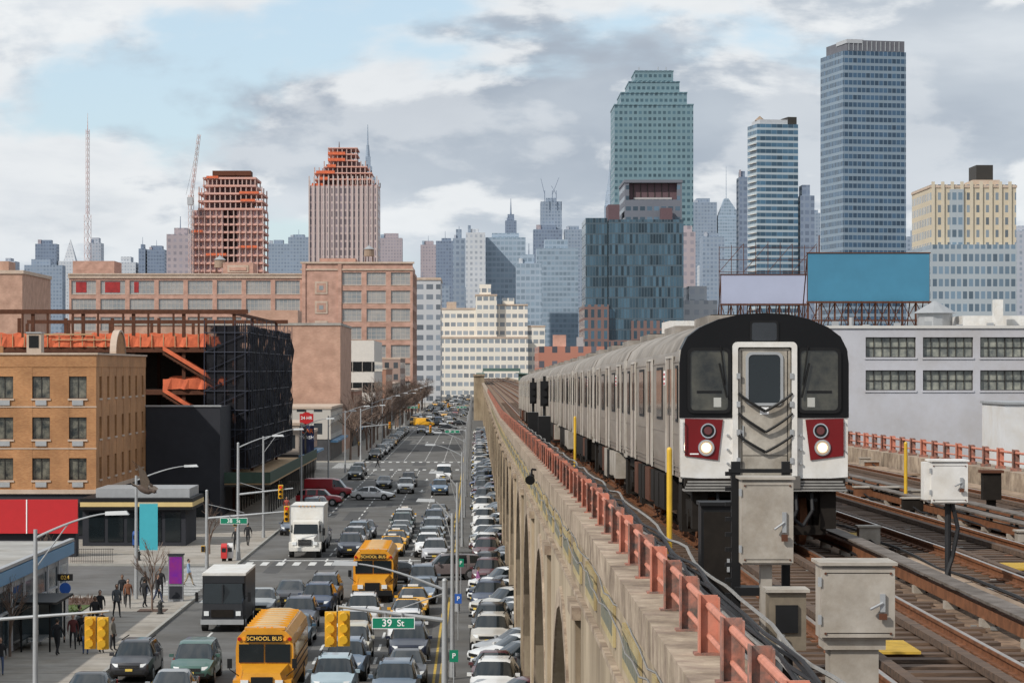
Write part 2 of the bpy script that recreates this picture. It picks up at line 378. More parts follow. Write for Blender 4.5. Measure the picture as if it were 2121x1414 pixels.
for (x,y) in ((2.75,104),(2.7,122)):
    mb=MB(); d=dz(y); mb.box(x-.25,x+.25,y,y+.4,10.9+d,12.6+d,blackm); mb.cyl((x,y+.2,12.6+d),(x,y+.2,14.2+d),.06,.06,8,blackm)
    mb.box(x-.16,x+.16,y+.05,y+.3,13.0+d,14.0+d,blackm)
    for i in range(3): mb.cyl((x,y+.05,13.2+i*.3+d),(x,y-.1,13.2+i*.3+d),.11,.12,10,blackm)
    mb.box(x-.25,x+.25,y+.1,y+.16,12.55+d,12.61+d,galv); mb.obj('railway_signal')
mb=MB(); mb.cyl((1.95,72,11.2),(1.55,72,11.25),.03,.03,6,blackm); mb.cyl((1.55,72,11.25),(1.55,72.0,11.1),.03,.03,6,blackm); mb.cyl((1.55,72.1,11.05),(1.5,71.85,10.95),.06,.14,12,blackm); mb.sphere((1.55,72.1,11.05),.08,blackm,8,5); mb.obj('wall_floodlight')
# ------------------------------------------------------------------ train
XC=4.62; Y0=41.7; CL=15.5
def hw_prof(off=0,zb=12.25):
    h=[(1.31,zb),(1.33,12.6),(1.33,14.1),(1.3,14.3),(1.2,14.5),(1.0,14.65),(.7,14.78),(.35,14.86),(0,14.88)]
    h=[(a+off*(1 if a else 0),z+(off if z>14.2 else 0)) for a,z in h]
    return h
def full(h): return [(-a,z) for a,z in h]+[(a,z) for a,z in reversed(h[:-1])]
doorm=mat('train_door',(.42,.36,.31),.5,metal=.2,var=.2,scale=2,grime=.2)
def car(i):
    mb=MB(); y0=Y0+i*(CL+.1); L=CL-.35
    pr=full(hw_prof()); n=len(pr)
    for k in range(n-1):
        a=pr[k];b=pr[k+1]; m=steelroof if min(a[1],b[1])>=14.3 else steel
        mb.face([(a[0],0,a[1]),(b[0],0,b[1]),(b[0],L,b[1]),(a[0],L,a[1])],m)
    mb.face([(pr[0][0],0,12.25),(pr[0][0],L,12.25),(pr[-1][0],L,12.25),(pr[-1][0],0,12.25)],dark)
    mb.face([(p[0],0,p[1]) for p in pr],steel if i else whitep); mb.face([(p[0],L,p[1]) for p in reversed(pr)],steel)
    mb.box(-1.36,1.36,-.03,.09,12.3,12.36,steel); 
    for s in (-1,1):
        for ye in (.02,L-.1): mb.box(s*1.33-.02,s*1.33+.02,ye,ye+.08,12.2,14.3,edgep)
        for yd in (2.2,7.2,12.2):
            mb.box(s*1.335-.012,s*1.335+.012,yd-.68,yd+.68,12.28,14.2,doorm)
            for q in (-.72,.68): mb.box(s*1.35-.015,s*1.35+.015,yd+q,yd+q+.04,12.26,14.24,edgep)
            mb.box(s*1.35-.015,s*1.35+.015,yd-.68,yd+.68,14.2,14.24,edgep)
            mb.box(s*1.35-.006,s*1.35+.006,yd-.015,yd+.015,12.28,14.2,blackm)
            for w in (-.34,.34): mb.box(s*1.345-.008,s*1.345+.008,yd+w-.2,yd+w+.2,13.25,14.02,glass)
        for yw,ww in ((4.7,1.3),(9.7,1.3),(.75,.35),(14.1,.6)):
            mb.box(s*1.335-.008,s*1.335+.008,yw-ww/2-.05,yw+ww/2+.05,13.15,14.07,blackm)
            mb.box(s*1.345-.006,s*1.345+.006,yw-ww/2,yw+ww/2,13.2,14.02,glass)
        for z in (12.35,12.42,12.95,14.12): mb.box(s*1.335-.006,s*1.335+.006,.1,L-.1,z,z+.02,steel)
        yy=3.4
        while yy<11.8:
            w=U(.6,1.3); mb.box(s*1.2-.15,s*1.2+.15,yy,yy+w,11.5+U(0,.2),12.2,random.choice((dark,boxg,dark,rust,dark))); yy+=w+U(.1,.3)
    flagr=mat('decal_red',(.5,.03,.04),.4,var=.1);
    mb.box(-1.341,-1.331,3.35,3.7,13.75,14.0,white)
    for k in range(3): mb.box(-1.344,-1.3411,3.35,3.7,13.76+k*.08,13.8+k*.08,flagr)
    mb.box(-.65,.65,2.5,5.5,14.7,14.94,steelroof); mb.box(-.65,.65,10,13,14.7,14.94,steelroof)
    for k in range(8): mb.box(-.6,.6,2.6+k*.36,2.8+k*.36,14.94,14.955,dark)
    for yb in (2.3,L-2.3):
        for dy in (-1,1):
            mb.cyl((-.82,yb+dy,11.55),(.82,yb+dy,11.55),.08,.08,8,dark)
            for s in (-1,1): mb.cyl((s*.69,yb+dy,11.55),(s*.81,yb+dy,11.55),.43,.43,20,railm); mb.cyl((s*.95,yb+dy,11.55),(s*1.12,yb+dy,11.55),.17,.17,12,dark)
        for s in (-1,1):
            mb.box(s*1.0-.1,s*1.0+.1,yb-1.5,yb+1.5,11.6,11.85,dark); mb.box(s*1.0-.16,s*1.0+.16,yb-.35,yb+.35,11.3,12.1,dark)
        mb.box(-.9,.9,yb-.3,yb+.3,11.6,12.2,dark)
    mb.box(-1.1,1.1,.2,L-.2,11.95,12.24,dark)
    if i==0: front(mb)
    o=mb.obj('subway_train' if i==0 else 'railcar',parent=None,smooth=28)
    o.location=(XC,y0,dz(y0) if y0>42 else 0)
    a=math.atan2(dz(y0+L)-dz(y0),L); o.rotation_euler=(a,0,0)
    return o
def front(mb):
    h=[(a,z) for a,z in hw_prof(.025) if z>=13.3]
    h=[(1.355,13.23)]+h
    pf=full(h)
    yf=-.07
    mb.face([(p[0],yf,p[1]) for p in pf],blackgl)
    for a,b in zip(pf[:-1],pf[1:]):
        ya=.02 if min(a[1],b[1])<14.2 else .42
        mb.face([(a[0],yf,a[1]),(b[0],yf,b[1]),(b[0],ya,b[1]),(a[0],ya,a[1])],blackgl)
    mb.face([(pf[0][0],yf,pf[0][1]),(pf[-1][0],yf,pf[-1][1]),(pf[-1][0],0,pf[-1][1]),(pf[0][0],0,pf[0][1])],blackgl)
    def poly(pts,y0,y1,m):
        mb.prism(pts,y0,y1,m)
    def rrect(x0,x1,z0,z1,r,n=5):
        P=[]
        for cx,cz,a0 in ((x1-r,z1-r,0),(x0+r,z1-r,90),(x0+r,z0+r,180),(x1-r,z0+r,270)):
            for i in range(n+1):
                t=math.radians(a0+90*i/n); P.append((cx+r*math.cos(t),cz+r*math.sin(t)))
        return P
    def ring(x0,x1,z0,z1,r,w,y0,y1,m):
        A=rrect(x0,x1,z0,z1,r);B=rrect(x0+w,x1-w,z0+w,z1-w,max(.01,r-w*.6)); n=len(A)
        for i in range(n):
            j=(i+1)%n
            mb.face([(A[i][0],y0,A[i][1]),(A[j][0],y0,A[j][1]),(B[j][0],y0,B[j][1]),(B[i][0],y0,B[i][1])],m)
            mb.face([(A[i][0],y0,A[i][1]),(A[j][0],y0,A[j][1]),(A[j][0],y1,A[j][1]),(A[i][0],y1,A[i][1])],m)
            mb.face([(B[i][0],y0,B[i][1]),(B[j][0],y0,B[j][1]),(B[j][0],y1,B[j][1]),(B[i][0],y1,B[i][1])],m)
    poly([(-1.34,12.28),(-.5,12.22),(-.5,13.226),(-1.34,13.226)],-.05,-.001,whitep)
    poly([(.5,12.22),(1.34,12.28),(1.34,13.226),(.5,13.226)],-.05,-.001,whitep)
    poly([(-1.27,12.62),(-.74,12.55),(-.66,13.2),(-1.27,13.215)],-.075,-.0501,redp)
    poly([(1.27,12.62),(.74,12.55),(.66,13.2),(1.27,13.215)],-.075,-.0501,redp)
    cabg=mat('cab_glass',(.085,.08,.06),.09,col2=(.012,.013,.012),scale=1.8,spec=.6)
    for s in (-1,1):
        xa,xb=sorted((s*.56,s*1.2))
        poly(rrect(xa,xb,13.33,14.32,.09),-.082,-.071,cabg); ring(xa-.03,xb+.03,13.3,14.35,.1,.05,-.1,-.07,blackm)
        mb.box(s*.88-.2,s*.88+.2,-.09,-.083,13.62,13.66,blackm)
        mb.box(s*.75-.06,s*.75+.06,-.0835,-.0821,13.4,13.55,mat('window_notice',(.45,.45,.42),.6,var=.1))
        mb.cyl((s*.7,-.11,14.38),(s*.62,-.11,13.75),.012,.012,5,blackm); mb.cyl((s*.72,-.12,14.1),(s*.6,-.12,13.55),.014,.014,5,blackm)
        cz=13.02; cx=s*.9
        mb.cyl((cx,-.07,cz),(cx,-.1,cz),.125,.12,24,chrome); mb.cyl((cx,-.09,cz),(cx,-.104,cz),.1,.1,24,blackm); mb.cyl((cx,-.1,cz),(cx,-.112,cz),.07,.06,20,mat('marker_lamp',(.12,.03,.03),.15,var=.1))
        cz=12.75; cx=s*.93
        mb.cyl((cx,-.07,cz),(cx,-.1,cz),.135,.13,24,chrome); mb.cyl((cx,-.09,cz),(cx,-.106,cz),.115,.11,24,mat('lamp_reflector',(.7,.55,.4),.3,metal=.5,var=.1)); 
        mb.cyl((cx,-.1,cz),(cx,-.115,cz),.085,.07,20,HL)
        mb.cyl((cx,-.11,cz),(cx,-.12,cz),.045,.045,16,HL2)
        mb.tube([(s*1.29,-.05,12.7),(s*1.29,-.13,12.7),(s*1.29,-.13,13.15),(s*1.29,-.05,13.15)],.012,6,chrome)
        for zz in (12.5,12.72,12.95): mb.tube([(s*.585,-.05,zz),(s*.585,-.1,zz)],.02,6,galv)
    ring(-.51,.52,12.18,14.44,.08,.085,-.14,-.05,whitep)
    dm=mat('front_door_paint',(.5,.46,.4),.5,var=.3,scale=3,grime=.4)
    poly(rrect(-.41,.42,12.2,14.34,.05),-.09,-.071,dm)
    ring(-.3,.3,13.42,14.28,.1,.045,-.115,-.09,galv); poly(rrect(-.26,.26,13.46,14.24,.08),-.1,-.0901,glass)
    mb.box(-.07,.07,-.096,-.09,13.28,13.4,white); 
    mb.cyl((-.34,-.1,13.1),(-.34,-.1,12.85),.015,.015,6,chrome); mb.box(-.4,-.33,-.13,-.09,12.98,13.03,galv)
    for x in (-.36,.37): mb.box(x-.006,x+.006,-.094,-.0901,12.25,14.3,dark)
    mb.box(-.35,.36,-.094,-.0901,12.62,12.63,dark)
    for zz in (12.5,12.95,13.4,13.85):
        mb.box(.4,.46,-.16,-.14,zz,zz+.09,galv); mb.box(-.45,-.39,-.16,-.14,zz,zz+.09,galv)
    for za,zb in ((13.62,13.33),(13.3,13.0),(12.95,12.68)):
        for s in (-1,1):
            pts=[(s*.43*(1-t)+0.01,-.15-.03*math.sin(t*3),za+(zb-za)*(t**.85)) for t in [k/6 for k in range(7)]]
            mb.tube(pts,.024,6,blackt)
    ring(-.23,.23,14.43,14.78,.05,.03,-.09,-.07,blackm); poly(rrect(-.2,.2,14.46,14.75,.04),-.085,-.0701,mat('sign_glass',(.03,.033,.038),.15,var=.3))
    mb.box(-1.19,-1.05,-.08,-.076,12.64,12.66,white)
    for k in range(4): mb.box(-1.3+.02*k,1.3-.02*k,-.28+.02*k,.1,12.06+k*.045,12.09+k*.045,cablg)
    mb.box(-1.28,1.28,-.2,.1,12.05,12.26,dark)
    mb.box(-.55,.55,-.3,.1,12.1,12.3,mat('step_plate',(.12,.11,.1),.7,var=.3))
    mb.box(-.17,.17,-.5,.2,11.55,11.85,dark); mb.box(-.24,.24,-.62,-.45,11.5,11.92,dark); mb.cyl((0,-.62,11.7),(0,-.7,11.7),.08,.06,10,galv)
    for x in (-.75,-.5,.5,.75): mb.tube([(x,-.1,12.05),(x,-.22,11.75),(x*.8,-.2,11.5),(x*.6,-.15,11.62)],.03,6,rub)
    mb.box(-1.15,-.9,-.05,.3,11.45,12.05,dark); mb.box(.9,1.15,-.05,.3,11.45,12.05,dark)
    mb.box(-1.0,1.0,.05,.12,11.35,11.5,dark)
HL=mat('headlamp_warm',(1,.68,.35),.3,var=0,emit=2.2); HL2=mat('headlamp_core',(1,.9,.7),.3,var=0,emit=14)
TR=car(0)
bpy.context.view_layer.update()
for i in range(1,10):
    o=car(i); o.parent=TR; o.matrix_parent_inverse=TR.matrix_world.inverted()
# ------------------------------------------------------------------ buildings
def wwall(mb,o,u,n,length,z0,z1,cols,rows,ww,wh,wm,gm,fm,depth=.3,nv=1,nh=1,sill=None,zoff=None,marg=None,fw=.06):
    cs=length/cols; rs=(z1-z0)/rows
    zb=[z0+r*rs+(rs-wh)*(.5 if zoff is None else zoff) for r in range(rows)]
    edges=[0]
    for c in range(cols): edges+= [c*cs+(cs-ww)/2,c*cs+(cs+ww)/2]
    edges.append(length)
    for i in range(0,len(edges),2): mb.obox(o,u,n,edges[i],edges[i+1],-depth,0,z0,z1,wm)
    for c in range(cols):
        a0=edges[1+2*c];a1=edges[2+2*c]; z=z0
        for r in range(rows):
            mb.obox(o,u,n,a0,a1,-depth,-.02,z,zb[r],wm); z=zb[r]+wh
            mb.obox(o,u,n,a0,a1,-depth-.05,-depth+.04,zb[r],z,gm)
            for k in range(nv+1):
                a=a0+(a1-a0-fw)*k/nv; mb.obox(o,u,n,a,a+fw,-depth+.04,-depth+.1,zb[r],z,fm)
            for k in range(nh+1):
                q=zb[r]+(wh-fw)*k/nh; mb.obox(o,u,n,a0,a1,-depth+.041,-depth+.09,q,q+fw,fm)
            if sill: mb.obox(o,u,n,a0-.08,a1+.08,-.02,.08,zb[r]-.16,zb[r]-.01,sill)
        mb.obox(o,u,n,a0,a1,-depth,-.02,z,z1,wm)
XU=(1,0);YU=(0,1);NF=(0,-1);NR=(1,0);NL=(-1,0)
def brickmat(name,c1,c2,mortar,bw=.22,bh=.075):
    m,nt,b=new_mat(name);N=nt.nodes;L=nt.links
    tc=N.new('ShaderNodeTexCoord'); s=N.new('ShaderNodeSeparateXYZ'); L.new(tc.outputs['Object'],s.inputs[0])
    ad=N.new('ShaderNodeMath'); L.new(s.outputs[0],ad.inputs[0]); L.new(s.outputs[1],ad.inputs[1])
    cb=N.new('ShaderNodeCombineXYZ'); L.new(ad.outputs[0],cb.inputs[0]); L.new(s.outputs[2],cb.inputs[1])
    t=N.new('ShaderNodeTexBrick'); t.inputs['Scale'].default_value=1; t.inputs['Brick Width'].default_value=bw; t.inputs['Row Height'].default_value=bh; t.inputs['Mortar Size'].default_value=.006
    t.inputs['Color1'].default_value=(*c1,1);t.inputs['Color2'].default_value=(*c2,1);t.inputs['Mortar'].default_value=(*mortar,1)
    L.new(cb.outputs[0],t.inputs['Vector'])
    n=N.new('ShaderNodeTexNoise'); n.inputs['Scale'].default_value=.5; n.inputs['Detail'].default_value=8; L.new(tc.outputs['Object'],n.inputs['Vector'])
    r=N.new('ShaderNodeValToRGB'); r.color_ramp.elements[0].position=.3; r.color_ramp.elements[1].position=.7; r.color_ramp.elements[0].color=(.72,.7,.68,1); r.color_ramp.elements[1].color=(1.05,1.05,1.05,1); L.new(n.outputs['Fac'],r.inputs[0])
    mx=N.new('ShaderNodeMix'); mx.data_type='RGBA'; mx.blend_type='MULTIPLY'; mx.inputs[0].default_value=1; L.new(t.outputs[0],mx.inputs[6]); L.new(r.outputs[0],mx.inputs[7]); L.new(mx.outputs[2],b.inputs['Base Color']); b.inputs['Roughness'].default_value=.85
    return m
yb=brickmat('yellow_brick',(.5,.24,.095),(.4,.175,.065),(.38,.27,.17))
tb=brickmat('tan_brick',(.5,.31,.23),(.44,.26,.19),(.42,.31,.25),.4,.12)
rb=brickmat('factory_brick',(.53,.32,.25),(.47,.28,.22),(.49,.36,.3),1.2,.4)
stone=mat('limestone_trim',(.55,.44,.36),.8,var=.15,scale=1,grime=.15)
charc=mat('charcoal_stucco',(.035,.037,.045),.85,var=.2,scale=.5,spec=.25)
roofm=mat('roof_membrane',(.42,.41,.39),.9,var=.3,scale=.4,grime=.3)
dfr=mat('dark_window_frame',(.04,.036,.032),.6,var=.1,spec=.3)
lfr=mat('light_window_frame',(.46,.42,.38),.6,var=.1)
curtain=mat('curtained_glass',(.2,.19,.15),.12,col2=(.02,.025,.025),scale=1.6,spec=.5)
# hotel
mb=MB()
mb.box(-53.69,-31.31,213.31,244.7,4,15.0,yb)
wwall(mb,(-52,213),XU,NF,21,4.2,14.2,7,3,1.45,1.8,yb,curtain,dfr,.3,2,1,stone)
wwall(mb,(-31.003,213.302),YU,NR,31.7,4.2,14.2,7,3,1.3,1.8,yb,curtain,dfr,.3,2,1,stone)
mb.box(-54,-30.97,212.97,213.3,14.2,15.2,yb);mb.box(-31.3,-30.97,213.3,245,14.2,15.2,yb)
mb.box(-54,-30.85,212.85,213.35,15.2,15.36,stone); mb.box(-31.4,-30.85,213.35,245,15.2,15.36,stone)
mb.box(-54,-30.9,212.9,213.2,3.85,4.2,stone);mb.box(-31.2,-30.9,213.2,245,3.85,4.2,stone)
for x in [-50.5+3*i for i in range(7)]:
    for z in (4.75,8.1,11.43): mb.box(x-.45,x+.45,212.9,212.98,z-.35,z+.05,galv)
mb.box(-54,-31.1,213.1,245,0,3.85,charc)
for i in range(7): mb.box(-52.3+3*i,-49.8+3*i,213.04,213.098,.5,3.1,glass); mb.box(-31.099,-31.04,214+4*i,217+4*i,.5,3.1,glass)
for z in (7.5,10.9): mb.box(-54,-30.96,212.96,212.999,z,z+.1,stone)
pts=[(227+3.2*math.cos(math.pi*i/12),15.36+1.9*math.sin(math.pi*i/12)) for i in range(13)]
mb.face([(-30.95,p[0],p[1]) for p in pts],yb);mb.face([(-31.35,p[0],p[1]) for p in pts][::-1],yb)
for a,b in zip(pts[:-1],pts[1:]):
    mb.hexa([(-31.4,a[0],a[1]),(-30.85,a[0],a[1]),(-30.85,b[0],b[1]),(-31.4,b[0],b[1]),(-31.4,a[0],a[1]+.18),(-30.85,a[0],a[1]+.18),(-30.85,b[0],b[1]+.18),(-31.4,b[0],b[1]+.18)],stone)
mb.box(-53,-31.4,213.4,244.5,15.0,15.03,roofm)
mb.box(-54,-38.6,212.9,213.3,15.36,15.9,yb)
mb.box(-37.2,-36,216,217.5,15.03,17.0,stone); mb.box(-37,-36.2,215.95,215.99,15.8,16.8,blackm); mb.box(-37.25,-35.95,215.9,217.6,17.0,17.1,galv)
mb.obj('brick_hotel')
mb=MB(); cream=mat('cream_band',(.6,.45,.2),.7,var=.1)
mb.box(-30.9,-22.8,205,212.8,.14,3.0,charc); mb.box(-31,-22.2,204.4,212.8,3.0,3.9,blackm); mb.box(-31,-22.19,204.37,204.399,3.25,3.6,cream); mb.box(-22.199,-22.17,204.4,212.8,3.25,3.6,cream); 
mb.box(-30,-22.6,206,212.8,3.9,4.6,galv); 
for i in range(5): mb.box(-30.4+1.5*i,-29.2+1.5*i,204.94,204.999,.5,2.8,glass)
mb.obj('corner_restaurant')
mb=MB(); mb.box(-30.95,-24,244.9,257.5,0,10.5,charc); mb.box(-31,-23.9,244.8,245.1,10.5,10.65,galv); mb.box(-28,-25,244.8,244.899,.2,2.6,glass); mb.obj('charcoal_building')
# construction building
mb=MB(); 
m,nt,b=new_mat('dark_debris_net'); b.inputs['Base Color'].default_value=(.014,.014,.017,1); b.inputs['Roughness'].default_value=.9; b.inputs['Specular IOR Level'].default_value=.2
nz=nt.nodes.new('ShaderNodeTexNoise'); nz.inputs['Scale'].default_value=1.1; nz.inputs['Detail'].default_value=8
rp=nt.nodes.new('ShaderNodeValToRGB'); rp.color_ramp.elements[0].position=.36; rp.color_ramp.elements[1].position=.5; rp.color_ramp.elements[0].color=(.5,.5,.5,1)
tcc=nt.nodes.new('ShaderNodeTexCoord'); nt.links.new(tcc.outputs['Object'],nz.inputs['Vector']); nt.links.new(nz.outputs['Fac'],rp.inputs[0]); nt.links.new(rp.outputs[0],b.inputs['Alpha'])
netm=m
slabm=mat('concrete_slab',(.28,.22,.18),.9,var=.25,scale=.8)
for z in (7.8,12,16.2):
    mb.box(-54,-24.2,259,315,z-.25,z,slabm); mb.box(-54,-24.1,258.8,258.99,z-.5,z+.02,rust)
for x in [-54+5.0*i for i in range(7)]:
    for y in (259.2,280,314): mb.box(x-.17,x+.17,y-.17,y+.17,0,19.5,rust)
for x in [-52.5+2.5*i for i in range(11)]: mb.box(x-.1,x+.1,258.9,259.1,16.2,19.5,rust)
for y in (259,314): mb.box(-54,-22.6,y-.13,y+.13,19.5,19.95,rust)
mb.box(-24.4,-24.1,259.2,313.8,19.5,19.8,rust)
blockw=mat('block_wall',(.1,.075,.06),.9,var=.3)
mb.box(-54,-24.3,285,314.8,0,15.9,blockw)
def netrib(x0,x1,y,z0,h,n=14):
    for i in range(n):
        a=x0+(x1-x0)*i/n;b_=x0+(x1-x0)*(i+1)/n
        w=lambda t:.25*math.sin(t*3.1)+.1*math.sin(t*7)
        mb.face([(a,y+w(a)*.4,z0-abs(w(a))*.3),(b_,y+w(b_)*.4,z0-abs(w(b_))*.3),(b_,y,z0+h+w(b_)*.3),(a,y,z0+h+w(a)*.3)],orange)
netrib(-50,-25,258.7,16.3,.95,50); netrib(-52,-27,266,16.3,1.3,30); netrib(-31,-25,258.6,12.1,1.0); netrib(-54,-31,275,16.3,1.5,40)
netrib(-31,-25,258.5,7.9,.9); netrib(-30.8,-25,262,12.1,1.2)
for (z0,z1,xa,xb) in ((12.2,15.6,-25.4,-31),(8.0,11.5,-25.4,-31)):
    for s in (258.3,260.2):
        mb.hexa([(xa,s,z0+.3),(xb,s,z1+.3),(xb,s+.06,z1+.3),(xa,s+.06,z0+.3),(xa,s,z0+.75),(xb,s,z1+.75),(xb,s+.06,z1+.75),(xa,s+.06,z0+.75)],orange)
        mb.hexa([(xa,s,z0-.1),(xb,s,z1-.1),(xb,s+.06,z1-.1),(xa,s+.06,z0-.1),(xa,s,z0+.15),(xb,s,z1+.15),(xb,s+.06,z1+.15),(xa,s+.06,z0+.15)],rust)
    for k in range(16):
        t=k/16; x=xa+(xb-xa)*t; z=z0+(z1-z0)*t; mb.box(x-.35,x,258.4,260.1,z,z+.06,rust)
tim=mat('timber',(.5,.33,.18),.8,var=.25)
for i in range(10): x=U(-50,-33); mb.box(x,x+U(1,2.5),U(262,280),U(281,284),16.22,16.5+U(0,.6),tim)
for i in range(26): x=-54+i*1.15; mb.box(x,x+.07,258.6,258.68,16.2,17.5,tim)
mb.box(-44,-38,258.5,258.56,17.4,17.55,tim); mb.box(-42,-36,258.5,258.56,16.9,17.0,tim)
X=-22.5
pole=mat('scaffold_blue',(.035,.04,.065),.6,var=.4,scale=2)
for z in [4.3+i*1.9 for i in range(8)]:
    mb.cyl((X+.25,256,z),(X+.25,316,z),.04,.04,5,pole); mb.cyl((-26.6,255.7,z),(X+.25,255.7,z),.045,.045,5,pole); mb.box(-25.6,X+.1,256,257,z-.06,z-.01,tim)
y=256
while y<=316: mb.cyl((X+.25,y,4.2),(X+.25,y,18.8+.4*math.sin(y)),.04,.04,5,pole); mb.cyl((X-.9,y,4.2),(X-.9,y,18.6),.045,.045,5,pole); y+=2.4
for i in range(5): 
    x=-26.6+i; mb.cyl((x,255.7,4.2),(x,255.7,18.8),.045,.045,5,pole)
for i in range(7): mb.cyl((-26.6,255.7,4.3+1.9*i),(-22.3,255.7,6.2+1.9*i),.03,.03,4,pole)
ny=40
for i in range(ny):
    a=256.2+i*1.5;b_=a+1.5
    for j in range(7):
        z0=4.3+2*j;z1=z0+2
        w=lambda y,z:-22.4+.3*math.sin(y*1.9+z)+.15*math.sin(z*2.3+y*.7)
        mb.face([(w(a,z0),a,z0),(w(b_,z0),b_,z0),(w(b_,z1),b_,z1),(w(a,z1),a,z1)],netm)
for i in range(4):
    for j in range(7):
        a=-26.5+i*1.02;z0=4.3+2*j; mb.face([(a,255.85,z0),(a+1.02,255.85+.05*math.sin(j),z0),(a+1.02,255.85,z0+2),(a,255.85,z0+2)],netm)
mb.obj('building_under_construction')
mb=MB(); gsh=mat('shed_green',(.045,.085,.06),.7,var=.25)
mb.box(-27,-19.6,249,322,3.0,3.15,tim); mb.box(-19.7,-19.6,249,322,3.15,4.2,gsh); mb.box(-27,-19.7,248.9,249,3.15,4.2,gsh); mb.box(-27,-19.6,248.95,249.05,2.8,3.0,dfr)
y=250
while y<322:
    for x in (-19.8,-23): mb.box(x-.06,x+.06,y,y+.12,.14,3,dfr)
    mb.cyl((-19.8,y,.3),(-19.8,y+3,2.9),.03,.03,4,dfr); y+=3
mb.obj('sidewalk_shed')
mb=MB(); redb=mat('billboard_red',(.5,.015,.02),.5,var=.08)
mb.box(-44,-29.6,193,194.5,.14,3,charc); mb.box(-44,-29.4,192.6,192.9,1.9,4.4,redb); mb.box(-33.2,-33.12,192.55,192.6,1.9,4.4,white); mb.obj('red_billboard')
mb=MB(); lblue=mat('blue_fascia',(.13,.3,.5),.45,var=.15,scale=.3); lgrey=mat('storefront_metal',(.45,.46,.48),.5,var=.15)
mb.box(-45,-22.8,112,146,.14,3.7,lgrey); mb.box(-45.2,-22.5,111.8,146.2,3.7,4.35,lblue); mb.box(-45,-22.7,112,146,4.35,4.4,roofm); mb.box(-22.78,-22.5,112,146.2,4.401,4.55,galv)
for i in range(9): mb.box(-22.799,-22.7,113+3.6*i,116+3.6*i,.5,3.3,glassb); 
for i in range(9): mb.box(-22.7,-22.6,112.7+3.6*i,112.95+3.6*i,.3,3.6,lgrey); mb.box(-22.7,-22.62,113+3.6*i,116+3.6*i,2.2,2.3,lgrey)
for i in range(6): mb.box(-44+3.6*i,-41+3.6*i,111.95,111.999,.5,3.3,glassb)
for i in range(4): mb.box(-40+4*i,-38.5+4*i,125,127,4.4,5.2,galv)
mb.obj('corner_store')
mb=MB(); mb.box(-60,-22.4,432,470,0,21.3,tb); mb.box(-60,-22.3,431.8,470,21.3,21.7,roofm); mb.box(-38,-30,440,450,21.7,24,tb);mb.obj('blank_brick_building')
mb=MB(); mb.box(-44,-21,540,585,0,20,mat('pale_panel',(.6,.57,.53),.7,var=.1))
for z in (5,9.3,13.6): mb.box(-44.1,-20.9,539.9,585,z,z+2,glass)
for i in range(12):
    for z in (5,9.3,13.6): mb.box(-43.5+2*i,-43.4+2*i,539.8,539.9,z,z+2,lfr)
mb.box(-43.8,-30,540.3,570,20.0,23,stone); mb.obj('office_building')
rw=[(-55,-22,325,345,7,'shop_building',(.35,.3,.26)),(-50,-22,346,362,5.5,'shop_building',(.4,.25,.18)),(-50,-22,396,431,8,'shop_building',(.45,.42,.38)),(-50,-22,471,505,10,'brick_shop_building',(.3,.14,.09)),(-50,-22,506,538,7,'shop_building',(.5,.47,.42)),(-60,-22,588,602,9,'shop_building',(.4,.3,.25)),(-60,-22,640,690,14,'brick_shop_building',(.35,.18,.12)),(-60,-22,692,760,10,'shop_building',(.45,.4,.35)),(-60,-22,762,815,17,'brick_shop_building',(.28,.2,.17))]
for k,(a,b_,c_,d_,h,nmn,cc) in enumerate(rw):
    m_=facade('shopfacade%d'%k,cc,(.06,.07,.08),2.6,3.4,.5,.5)
    mb=MB(); mb.box(a,b_,c_,d_,3.4,h,m_); mb.box(a,b_-.1,c_+.1,d_,0,3.4,mat('storefront_dark',(.08,.08,.085),.4,var=.5,scale=.3)); mb.box(a,b_+.12,c_-.12,d_,h,h+.35,stone); mb.box(b_-.1,b_+1.0,c_+1,d_-1,2.9,3.2,random.choice((gsh,redb,lblue,charc))); mb.box(a+8,a+12,c_+4,c_+8,h+.35,h+2.5,galv); mb.obj(nmn)
# factory
mb=MB(); gl=mat('factory_glass',(.17,.2,.22),.12,col2=(.36,.34,.32),scale=.14,spec=.8)
FY=864
mb.box(-134,-57.6,FY+.6,FY+60,0,45,rb); mb.box(-57,-21.4,FY+.6,FY+60,0,49,rb)
wwall(mb,(-134.7,FY),XU,NF,77.2,8,44.2,8,6,8.2,4.5,rb,gl,lfr,.5,6,3,stone,fw=.14)
wwall(mb,(-45,FY-.5),XU,NF,24.2,5,47,3,7,6.4,4.2,rb,gl,lfr,.5,4,3,stone,fw=.15)
wwall(mb,(-20.8,FY),YU,NR,60,5,47,7,7,6,3.9,rb,gl,lfr,.5,3,2,stone,fw=.18)
mb.box(-57.5,-45,FY-.5,FY+.5,0,49,rb); mb.box(-45,-20.8,FY-.5,FY+.5,0,5,rb);mb.box(-45,-20.8,FY-.5,FY+.5,47,49,rb)
for z in (41,34.5,28):
    mb.box(-53.2,-49,FY-.7,FY-.51,z-2.1,z+2.1,stone); mb.box(-52.6,-49.6,FY-.78,FY-.71,z-1.5,z+1.5,rb); mb.box(-51.8,-50.4,FY-.82,FY-.79,z-.7,z+.7,gl)
for x in (-57.5,-45.6): mb.box(x,x+1.2,FY-.9,FY-.51,8,49,rb)
mb.box(-135,-57.5,FY-.4,FY+.5,44.2,45.3,stone); mb.box(-135,-57.5,FY-.7,FY+1,45.3,45.8,stone); mb.box(-58,-20.3,FY-1,FY+1,49,49.6,stone); mb.box(-58,-20.6,FY-.8,FY+.5,46.8,47.3,stone)
